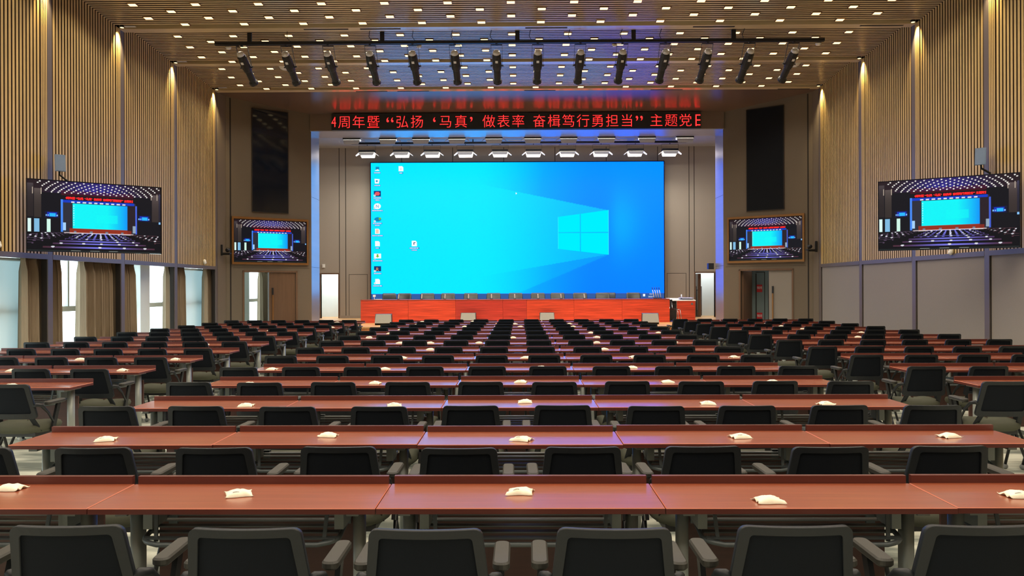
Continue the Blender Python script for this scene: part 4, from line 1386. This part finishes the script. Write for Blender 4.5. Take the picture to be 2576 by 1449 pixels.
# ------------------------------------------------------------------ curtains
CURT = [(-9.20, 14.05, 15.30, 'grey-brown curtain hanging beside the large window-side television', 0.05), (-9.20, 15.93, 18.12, 'widest grey-brown curtain, hanging between two bright windows', 0.06),
        (-9.20, 19.82, 20.85, 'narrow grey-brown curtain beyond the white window pillar', 0.05), (-9.20, 22.25, 23.45, 'grey-brown curtain at the stage end of the window wall', 0.045), (-9.22, 27.1, 28.3, 'pale brown curtain seen through the doorway near the stage', 0.05)]
for x, y0, y1, lab, amp in CURT:
    n = int((y1 - y0) / 0.018)
    front, back_ = [], []
    for k in range(n + 1):
        y = y0 + (y1 - y0) * k / n
        ph = 2 * math.pi * (y - y0) / 0.16
        dx = 2.0 * amp * (math.sin(ph) + 0.35 * math.sin(ph * 0.47 + 1.0))
        front.append((x + dx, y + 0.02 * math.sin(ph * 2))); back_.append((x + dx - 0.012, y + 0.02 * math.sin(ph * 2)))
    rings = []
    outline = front + back_[::-1]
    for z, sq in ((0.04, 1.10), (0.9, 1.0), (2.0, 0.9), (2.12, 0.72), (2.2, 0.6), (2.255, 0.62)):
        rings.append([(x + (px_ - x) * sq, (y0 + y1) / 2 + (py_ - (y0 + y1) / 2) * (1.0 if z > 1 else 1.02), z) for px_, py_ in outline])
    q = MB(); q.loft(rings, 0, True)
    o = q.build('curtain', M['curtain']); tag(o, lab, 'curtain', 'curtains along the window wall')
q = MB(); q.box(-9.22, -9.18, 13.0, 23.6, 2.255, 2.27)
o = q.build('curtain_rail', M['white_frame']); tag(o, 'pale curtain rail under the window recess ceiling', 'curtain rail')

# ------------------------------------------------------------------ folding desks
TL, TD, TZ = 1.196, 0.40, 0.75
q = MB()
c = 0.003
x0, x1, y0, y1 = -TL / 2, TL / 2, -TD, 0.0
n = len(q.v)
q.v += [(x0, y0, TZ - 0.025), (x1, y0, TZ - 0.025), (x1, y1, TZ - 0.025), (x0, y1, TZ - 0.025), (x0, y0, TZ - c), (x1, y0, TZ - c), (x1, y1, TZ - c), (x0, y1, TZ - c), (x0 + c, y0 + c, TZ), (x1 - c, y0 + c, TZ), (x1 - c, y1 - c, TZ), (x0 + c, y1 - c, TZ)]
q.face((3, 2, 1, 0), 1)
for i in range(4):
    j = (i + 1) % 4
    q.face((i, j, 4 + j, 4 + i), 1); q.face((4 + i, 4 + j, 8 + j, 8 + i), 2)
q.face((8, 9, 10, 11), 0)
mb_top = q
q = MB(); q.box(x0 + 0.012, x1 - 0.012, 0.001, 0.026, TZ - 0.03, TZ + 0.035, 0); mb_rail = q
q = MB(); q.box(-0.47, 0.47, -0.035, -0.02, 0.30, 0.62, 0); q.box(-0.42, -0.38, -0.05, -0.02, 0.58, 0.64, 1); q.box(0.38, 0.42, -0.05, -0.02, 0.58, 0.64, 1); mb_mod = q


def leg_mb(s):
    q = MB()
    x = s * 0.49
    pts = rounded(0.05, 0.075, 0.02)
    q.prism([(x + a, -0.19 + b2) for a, b2 in pts], 0.06, 0.70, 0, True)
    q.bar((x, -0.42, 0.05), (x, 0.03, 0.05), 0.05, 0.03, 0, (1, 0, 0))
    q.box(x - 0.025, x + 0.025, -0.34, -0.06, 0.70, 0.724)
    q.box(x - s * 0.075 - 0.02, x - s * 0.075 + 0.02, -0.26, -0.12, 0.62, 0.724)
    for y in (-0.40, 0.01):
        q.ball((x, y, 0.025), 0.025, 1)
    return q


def rack_mb():
    q = MB()
    path = [(-0.42, -0.03, 0.63), (-0.42, -0.20, 0.605), (-0.42, -0.26, 0.592)]
    for k in range(1, 6):
        a = math.pi / 2 * k / 6
        path.append((-0.42 + 0.07 * (1 - math.cos(a)), -0.26 - 0.07 * math.sin(a), 0.59 - 0.01 * k / 6))
    path += [(-0.34, -0.335, 0.578), (0.34, -0.335, 0.578)]
    path += [(-a, b2, c2) for a, b2, c2 in reversed(path[:-2])]
    q.tube(path, 0.011, 8)
    for k, y in enumerate((-0.06, -0.12, -0.18, -0.24, -0.30)):
        z = 0.628 - 0.008 * k
        q.bar((-0.41, y, z), (0.41, y, z), 0.026, 0.006, 0, (0, 1, 0.12))
    for s in (-1, 1):
        q.bar((s * 0.36, -0.30, 0.58), (s * 0.37, -0.27, 0.724), 0.016, 0.008, 0, (1, 0, 0))
        q.box(s * 0.37 - 0.03, s * 0.37 + 0.03, -0.30, -0.24, 0.716, 0.724)
    return q


mb_rack = rack_mb()
TOP_M = [M['top'], M['top_edge'], M['top_line']]
T_ME = dict(top=mb_top.mesh('tabletop', TOP_M), rail=mb_rail.mesh('back_rail', M['top_edge']), mod=mb_mod.mesh('modesty_panel', [M['modesty'], M['rack']]), l=leg_mb(-1).mesh('leg', [M['table_leg'], M['white']]), r=leg_mb(1).mesh('leg', [M['table_leg'], M['white']]), rack=mb_rack.mesh('book_rack', M['rack']))
q = MB(); q.add(mb_mod, None, 0); q.add(leg_mb(-1), None, 2); q.add(leg_mb(1), None, 2); q.add(mb_rack, None, 1)
T_ME['under'] = q.mesh('underframe', [M['modesty'], M['rack'], M['table_leg'], M['white']])

ROW_Y = [3.57, 4.87, 6.25, 7.61, 8.91, 10.24, 11.54, 12.89, 14.25, 15.62, 16.96, 18.20, 19.50, 20.90]
ROW_NAME = ['nearest row', 'second nearest row', 'third nearest row', 'fourth nearest row', 'fifth nearest row', 'sixth nearest row', 'seventh nearest row',
            'seventh row from stage', 'sixth row from stage', 'fifth row from stage', 'fourth row from stage', 'third row from stage', 'second row from stage', 'row next to stage']
BLOCKS = [('window-side block', [-7.18, -5.98, -4.78]), ('centre block', [-2.4, -1.2, 0.0, 1.2, 2.4]), ('panelled-wall block', [4.82, 6.02, 7.22])]


def make_table(full):
    t = obj('folding_desk', None)
    obj('tabletop', T_ME['top'], t); obj('back_rail', T_ME['rail'], t)
    if full:
        obj('modesty_panel', T_ME['mod'], t); obj('leg', T_ME['l'], t); obj('leg', T_ME['r'], t); obj('book_rack', T_ME['rack'], t)
    else:
        obj('underframe', T_ME['under'], t)
    return t


rng = random.Random(11)
BLOCK_DY = {'centre block': 0.0, 'window-side block': -0.13, 'panelled-wall block': -0.09}
NEAR_Y = 11.0
proto_t = {True: make_table(True), False: make_table(False)}
used_t = {True: False, False: False}
TABLES = {}
for r, y in enumerate(ROW_Y):
    for bname, xs in BLOCKS:
        seen = []
        for x in xs:
            if any(visible((x + a, y + BLOCK_DY[bname] + b2, z), 0) for a in (-0.59, -0.3, 0, 0.3, 0.59) for b2 in (0, -0.2, -0.4) for z in (0.78, 0.45)):
                seen.append(x)
        for j, x in enumerate(seen):
            full = y < NEAR_Y
            lab = 'red-brown folding desk, %s, %s, %s from the window side' % (bname, ROW_NAME[r], ORD[j])
            loc = (x + rng.uniform(-0.001, 0.001), y + BLOCK_DY[bname] + rng.uniform(-0.012, 0.012), 0)
            p = proto_t[full]
            if not used_t[full]:
                used_t[full] = True; o = p
                o.location = loc
            else:
                o = dup(p, loc, 0)
            tag(o, lab, 'desk', 'folding desks in rows')
            TABLES[(r, bname, x)] = o

# ------------------------------------------------------------------ mesh-backed armchairs
def back_y(x, z):
    return -0.028 * (1 - (x / 0.21) ** 2) - (z - 0.72) * 0.22


def outline(hw0, hw1, z0, z1, r, n=4, m=8):
    """rounded quadrilateral in (x, z), counter-clockwise seen from the rear, following the curve of the back"""
    pts = []
    def hw(z):
        return hw0 + (hw1 - hw0) * (z - z0) / (z1 - z0)
    for (sx_, zz, a0) in ((1, z0 + r, -90), (1, z1 - r, 0), (-1, z1 - r, 90), (-1, z0 + r, 180)):
        cx = sx_ * (hw(zz) - r)
        for i in range(n + 1):
            a = math.radians(a0 + 90 * i / n)
            pts.append((cx + r * math.cos(a), zz + r * math.sin(a)))
        # intermediate points to the next corner, for the top and bottom edges only
        if a0 == 0 or a0 == 180:
            x_a = pts[-1][0]; z_a = pts[-1][1]
            for i in range(1, m):
                pts.append((x_a + (-x_a - x_a) * i / m, z_a))
    return pts


def strip(q, outer, inner, t0, t1, mi):
    k = len(outer)
    n = len(q.v)
    for o_, off in ((outer, t0), (outer, t1), (inner, t1), (inner, t0)):
        q.v += [(x, back_y(x, z) + off, z) for x, z in o_]
    for i in range(k):
        j = (i + 1) % k
        for a in range(4):
            b2 = (a + 1) % 4
            q.face((n + a * k + i, n + a * k + j, n + b2 * k + j, n + b2 * k + i), mi, a in (0, 2))


q = MB()
OUT = outline(0.222, 0.190, 0.540, 0.848, 0.030)
INN = outline(0.186, 0.157, 0.587, 0.819, 0.016)
strip(q, OUT, INN, -0.013, 0.013, 0)
# thickened lip along the top edge
lip = [(x, z) for x, z in OUT if z > 0.868]
mb_bf = q
q = MB()
NX, NZ = 8, 6
n = 0
for i in range(NZ + 1):
    z = 0.579 + (0.827 - 0.579) * i / NZ
    w_ = 0.193 + (0.164 - 0.193) * i / NZ
    for k in range(NX + 1):
        x = -w_ + 2 * w_ * k / NX
        q.v.append((x, back_y(x, z) - 0.004, z))
for i in range(NZ + 1):
    z = 0.579 + (0.827 - 0.579) * i / NZ
    w_ = 0.193 + (0.164 - 0.193) * i / NZ
    for k in range(NX + 1):
        x = -w_ + 2 * w_ * k / NX
        q.v.append((x, back_y(x, z) + 0.002, z))
K = (NZ + 1) * (NX + 1)
for i in range(NZ):
    for k in range(NX):
        a = i * (NX + 1) + k
        q.face((a, a + 1, a + NX + 2, a + NX + 1), 0, True)
        q.face((K + a, K + a + NX + 1, K + a + NX + 2, K + a + 1), 0, True)
mb_bm = q
q = MB()
rings = []
for z, sc_ in ((0.405, 0.86), (0.425, 0.97), (0.45, 1.0), (0.472, 0.96), (0.484, 0.80), (0.488, 0.45), (0.486, 0.05)):
    rings.append([(x * sc_, 0.252 + y * sc_, z + 0.012 * (1 - abs(y) / 0.24) * (1 if z > 0.46 else 0) + (0.02 if y > 0.15 and z > 0.46 else 0) * -1) for x, y in super_pts(0.47, 0.47, 28, 3.0)])
q.loft(rings); q.box(-0.17, 0.17, 0.08, 0.42, 0.375, 0.41, 1)
mb_seat = q


def arm_mb(s):
    q = MB()
    pts = [(s * 0.250 + a, 0.235 + b2) for a, b2 in rounded(0.062, 0.25, 0.024)]
    ins_ = [(s * 0.250 + a, 0.235 + b2) for a, b2 in rounded(0.050, 0.238, 0.02)]
    q.loft([[(x, y, 0.648) for x, y in ins_], [(x, y, 0.655) for x, y in pts], [(x, y, 0.672) for x, y in pts], [(x, y, 0.679) for x, y in ins_]], 0, False)
    return q


def post_mb(s):
    q = MB()
    q.bar((s * 0.25, 0.285, 0.652), (s * 0.245, 0.20, 0.40), 0.02, 0.045, 0, (1, 0, 0))
    return q


def support_mb(s):
    q = MB()
    q.tube([(s * 0.200, back_y(0.2, 0.65), 0.650), (s * 0.226, 0.015, 0.664), (s * 0.242, 0.06, 0.652), (s * 0.249, 0.14, 0.58), (s * 0.249, 0.21, 0.49)], [0.015, 0.018, 0.015, 0.011, 0.010], 8)
    q.bar((s * 0.16, back_y(0.16, 0.58), 0.575), (s * 0.19, 0.12, 0.42), 0.04, 0.014, 0, (1, 0, 0))
    return q


def cleg_mb(s, front):
    q = MB()
    if front:
        q.tube([(s * 0.245, 0.24, 0.42), (s * 0.25, 0.30, 0.30), (s * 0.255, 0.40, 0.05)], 0.013, 8); q.ball((s * 0.255, 0.405, 0.026), 0.026, 1, 8, 5)
    else:
        q.tube([(s * 0.245, 0.28, 0.42), (s * 0.25, 0.22, 0.32), (s * 0.255, 0.03, 0.05)], 0.013, 8); q.ball((s * 0.255, 0.025, 0.026), 0.026, 1, 8, 5)
    return q


C_ME = dict(bf=mb_bf.mesh('back_frame', M['chair_frame']), bm=mb_bm.mesh('back_mesh', M['chair_mesh']), seat=mb_seat.mesh('seat', [M['seat'], M['black']]))
for s, k in ((-1, 'l'), (1, 'r')):
    C_ME['arm' + k] = arm_mb(s).mesh('armrest', M['arm_pad']); C_ME['post' + k] = post_mb(s).mesh('arm_post', M['chair_leg']); C_ME['sup' + k] = support_mb(s).mesh('back_support', M['chair_frame'])
    C_ME['lf' + k] = cleg_mb(s, True).mesh('leg', [M['chair_leg'], M['caster']]); C_ME['lr' + k] = cleg_mb(s, False).mesh('leg', [M['chair_leg'], M['caster']])
q = MB()
q.add(mb_bf, None, 0); q.add(mb_bm, None, 1); q.add(mb_seat, None, 2)
for s in (-1, 1):
    q.add(arm_mb(s), None, 4); q.add(post_mb(s), None, 5); q.add(support_mb(s), None, 0); q.add(cleg_mb(s, True), None, 5); q.add(cleg_mb(s, False), None, 5)
C_LITE = q.mesh('mesh_armchair', [M['chair_frame'], M['chair_mesh'], M['seat'], M['black'], M['arm_pad'], M['chair_leg'], M['caster']])


def make_chair():
    t = obj('mesh_armchair', None)
    bf = obj('back_frame', C_ME['bf'], t); obj('back_mesh', C_ME['bm'], bf)
    obj('seat', C_ME['seat'], t)
    for k in 'lr':
        a = obj('armrest', C_ME['arm' + k], t); a['label'] = 'grey arm pad'; obj('arm_post', C_ME['post' + k], a)
        obj('back_support', C_ME['sup' + k], t); obj('leg', C_ME['lf' + k], t); obj('leg', C_ME['lr' + k], t)
    return t


PITCH = [0.627, 0.627, 0.634, 0.640, 0.643, 0.640, 0.643, 0.647] + [0.650] * 6
proto_c, used_c = make_chair(), False
n_chairs = 0
for r, y in enumerate(ROW_Y):
    for bname, xs in BLOCKS:
        if bname[0] == 'c':
            seats = [PITCH[r] * (j - 4.5) - (0.025 if r > 1 else 0.0) for j in range(10)]
        elif bname[0] == 'w':
            seats = [-4.41 - 0.613 * j for j in range(5, -1, -1)]
        else:
            seats = [4.14 + 0.645 * j for j in range(6)]
        cy = y - 0.92 + BLOCK_DY[bname]
        seen = [x for x in seats if any(visible((x + a, cy + b2, z), 0) for a, b2, z in ((-0.2, 0, 0.86), (0.2, 0, 0.86), (0, 0, 0.86), (-0.29, 0.3, 0.67), (0.29, 0.3, 0.67), (0.0, 0.3, 0.5)))]
        for j, x in enumerate(seen):
            lab = 'black mesh-back armchair, %s, %s, %s from the window side' % (bname, ROW_NAME[r], ORD[j])
            loc = (x + rng.uniform(-0.010, 0.010), cy + rng.uniform(-0.025, 0.025), 0)
            rz = rng.uniform(-0.03, 0.03)
            if y < NEAR_Y:
                if not used_c:
                    used_c = True; o = proto_c; o.location = loc; o.rotation_euler = (0, 0, rz)
                else:
                    o = dup(proto_c, loc, rz)
            else:
                o = obj('mesh_armchair', C_LITE, None, loc, (0, 0, rz))
            tag(o, lab, 'chair', 'mesh-back armchairs in rows')
            n_chairs += 1

# ------------------------------------------------------------------ wrapped packets on the desks
def packet_mb(seed):
    rg = random.Random(seed)
    q = MB()
    NU, NV = 16, 12
    skew = rg.uniform(-0.2, 0.2)
    ph = [rg.uniform(0, 6.3) for _ in range(6)]
    def h(u, v):
        e = max(0.0, 1 - abs(u) ** 2.6) ** 0.6 * max(0.0, 1 - abs(v) ** 2.4) ** 0.6
        wr = 0.10 * math.sin(5 * u + ph[0]) * math.sin(4 * v + ph[1]) + 0.06 * math.sin(9 * u + 7 * v + ph[2])
        return 0.024 * e * (1 + wr)
    for layer in (1, 0):
        for i in range(NV + 1):
            v = -1 + 2 * i / NV
            for k in range(NU + 1):
                u = -1 + 2 * k / NU
                lift = 0.006 * max(0, abs(u) - 0.82) / 0.18 * (1 + math.sin(6 * v + ph[3]))
                x = 0.060 * u * (1 - 0.13 * (1 - abs(v) ** 2.5)) + skew * 0.04 * v
                y = 0.043 * v * (1 - 0.16 * (1 - abs(u) ** 3) + 0.05 * math.sin(4 * u + ph[4]))
                z = 0.002 + lift + (h(u, v) if layer else -0.0015 + 0.10 * h(u, v))
                q.v.append((x, y, z))
    K = (NU + 1) * (NV + 1)
    for i in range(NV):
        for k in range(NU):
            a = i * (NU + 1) + k
            pr = 1 if (layer and False) else 0
            q.face((a, a + 1, a + NU + 2, a + NU + 1), 1 if (3 < k < 8 and 1 < i < 3) else 0, True)
            q.face((K + a, K + a + NU + 1, K + a + NU + 2, K + a + 1), 0, True)
    for k in range(NU):
        q.face((k, K + k, K + k + 1, k + 1), 0); a = NV * (NU + 1) + k; q.face((a, a + 1, K + a + 1, K + a), 0)
    for i in range(NV):
        a = i * (NU + 1); q.face((a, a + NU + 1, K + a + NU + 1, K + a), 0); a += NU; q.face((a, K + a, K + a + NU + 1, a + NU + 1), 0)
    return q


PK = [packet_mb(s).mesh('wrapped_packet', [M['packet'], M['print']]) for s in range(5)]
PACK = {'centre block': {0: [(-2.32, -.10), (-1.24, -.20), (0.0, -.17), (1.05, -.31), (2.15, -.23)], 1: [(-2.49, -.28), (-1.18, -.16), (.01, -.29), (1.33, -.22), (2.59, -.21)],
                         2: [(-2.12, -.33), (-.97, -.33), (.04, -.16), (1.46, -.27), (2.36, -.3)], 3: [(-2.57, -.34), (-1.38, -.3), (.01, -.23), (1.41, -.26), (2.41, -.27)],
                         4: [(-2.78, -.32), (-1.51, -.33), (.24, -.2), (1.27, -.23), (2.36, -.27)], 5: [(-2.40, -.3), (-1.52, -.28), (.08, -.3), (1.48, -.25), (2.77, -.28)],
                         6: [(-1.32, -.22), (1.24, -.26)], 7: [(-1.98, -.2), (-1.48, -.2), (-.67, -.22), (1.27, -.22), (2.55, -.15)], 8: [(-2.78, -.1), (-.12, -.28), (1.41, -.22)],
                         9: [(-2.60, -.3), (1.43, -.2), (2.77, -.25)], 10: [(-2.6, -.25)], 11: [(-1.29, -.2), (.02, -.25), (1.25, -.3)], 12: [(-2.56, -.25), (-.12, -.2), (1.25, -.25)], 13: [(-2.62, -.25), (-1.26, -.2)]},
        'window-side block': {3: [(-4.79, -.3)], 4: [(-5.66, -.28), (-4.43, -.26)], 5: [(-5.68, -.24), (-4.43, -.28)], 7: [(-6.74, -.2), (-5.12, -.3)], 10: [(-5.4, -.3)], 11: [(-6.38, -.25), (-4.35, -.3)], 13: [(-4.88, -.3)]},
        'panelled-wall block': {5: [(5.8, -.2)], 6: [(7.06, -.25)], 8: [(6.08, -.3)], 9: [(6.74, -.32)], 10: [(6.11, -.25)], 11: [(4.89, -.3), (6.04, -.33)], 12: [(6.13, -.3)], 13: [(4.45, -.22), (5.61, -.25)]}}
pi = 0
for bname, rows in PACK.items():
    for r, lst in rows.items():
        for j, (x, dy) in enumerate(lst):
            o = obj('wrapped_packet', PK[pi % 5], None, (x, ROW_Y[r] + BLOCK_DY[bname] + dy, TZ + 0.001), (0, 0, rng.uniform(-0.35, 0.35) + (math.pi if pi % 3 == 0 else 0)))
            if len(lst) == 1:
                lab = 'lone cream wrapped packet on the desks, %s, %s' % (bname, ROW_NAME[r])
            else:
                lab = 'cream wrapped packet, %s, %s, %s from window side' % (bname, ROW_NAME[r], ORD[j])
            tag(o, lab, 'packet', 'wrapped packets on the desks')
            pi += 1
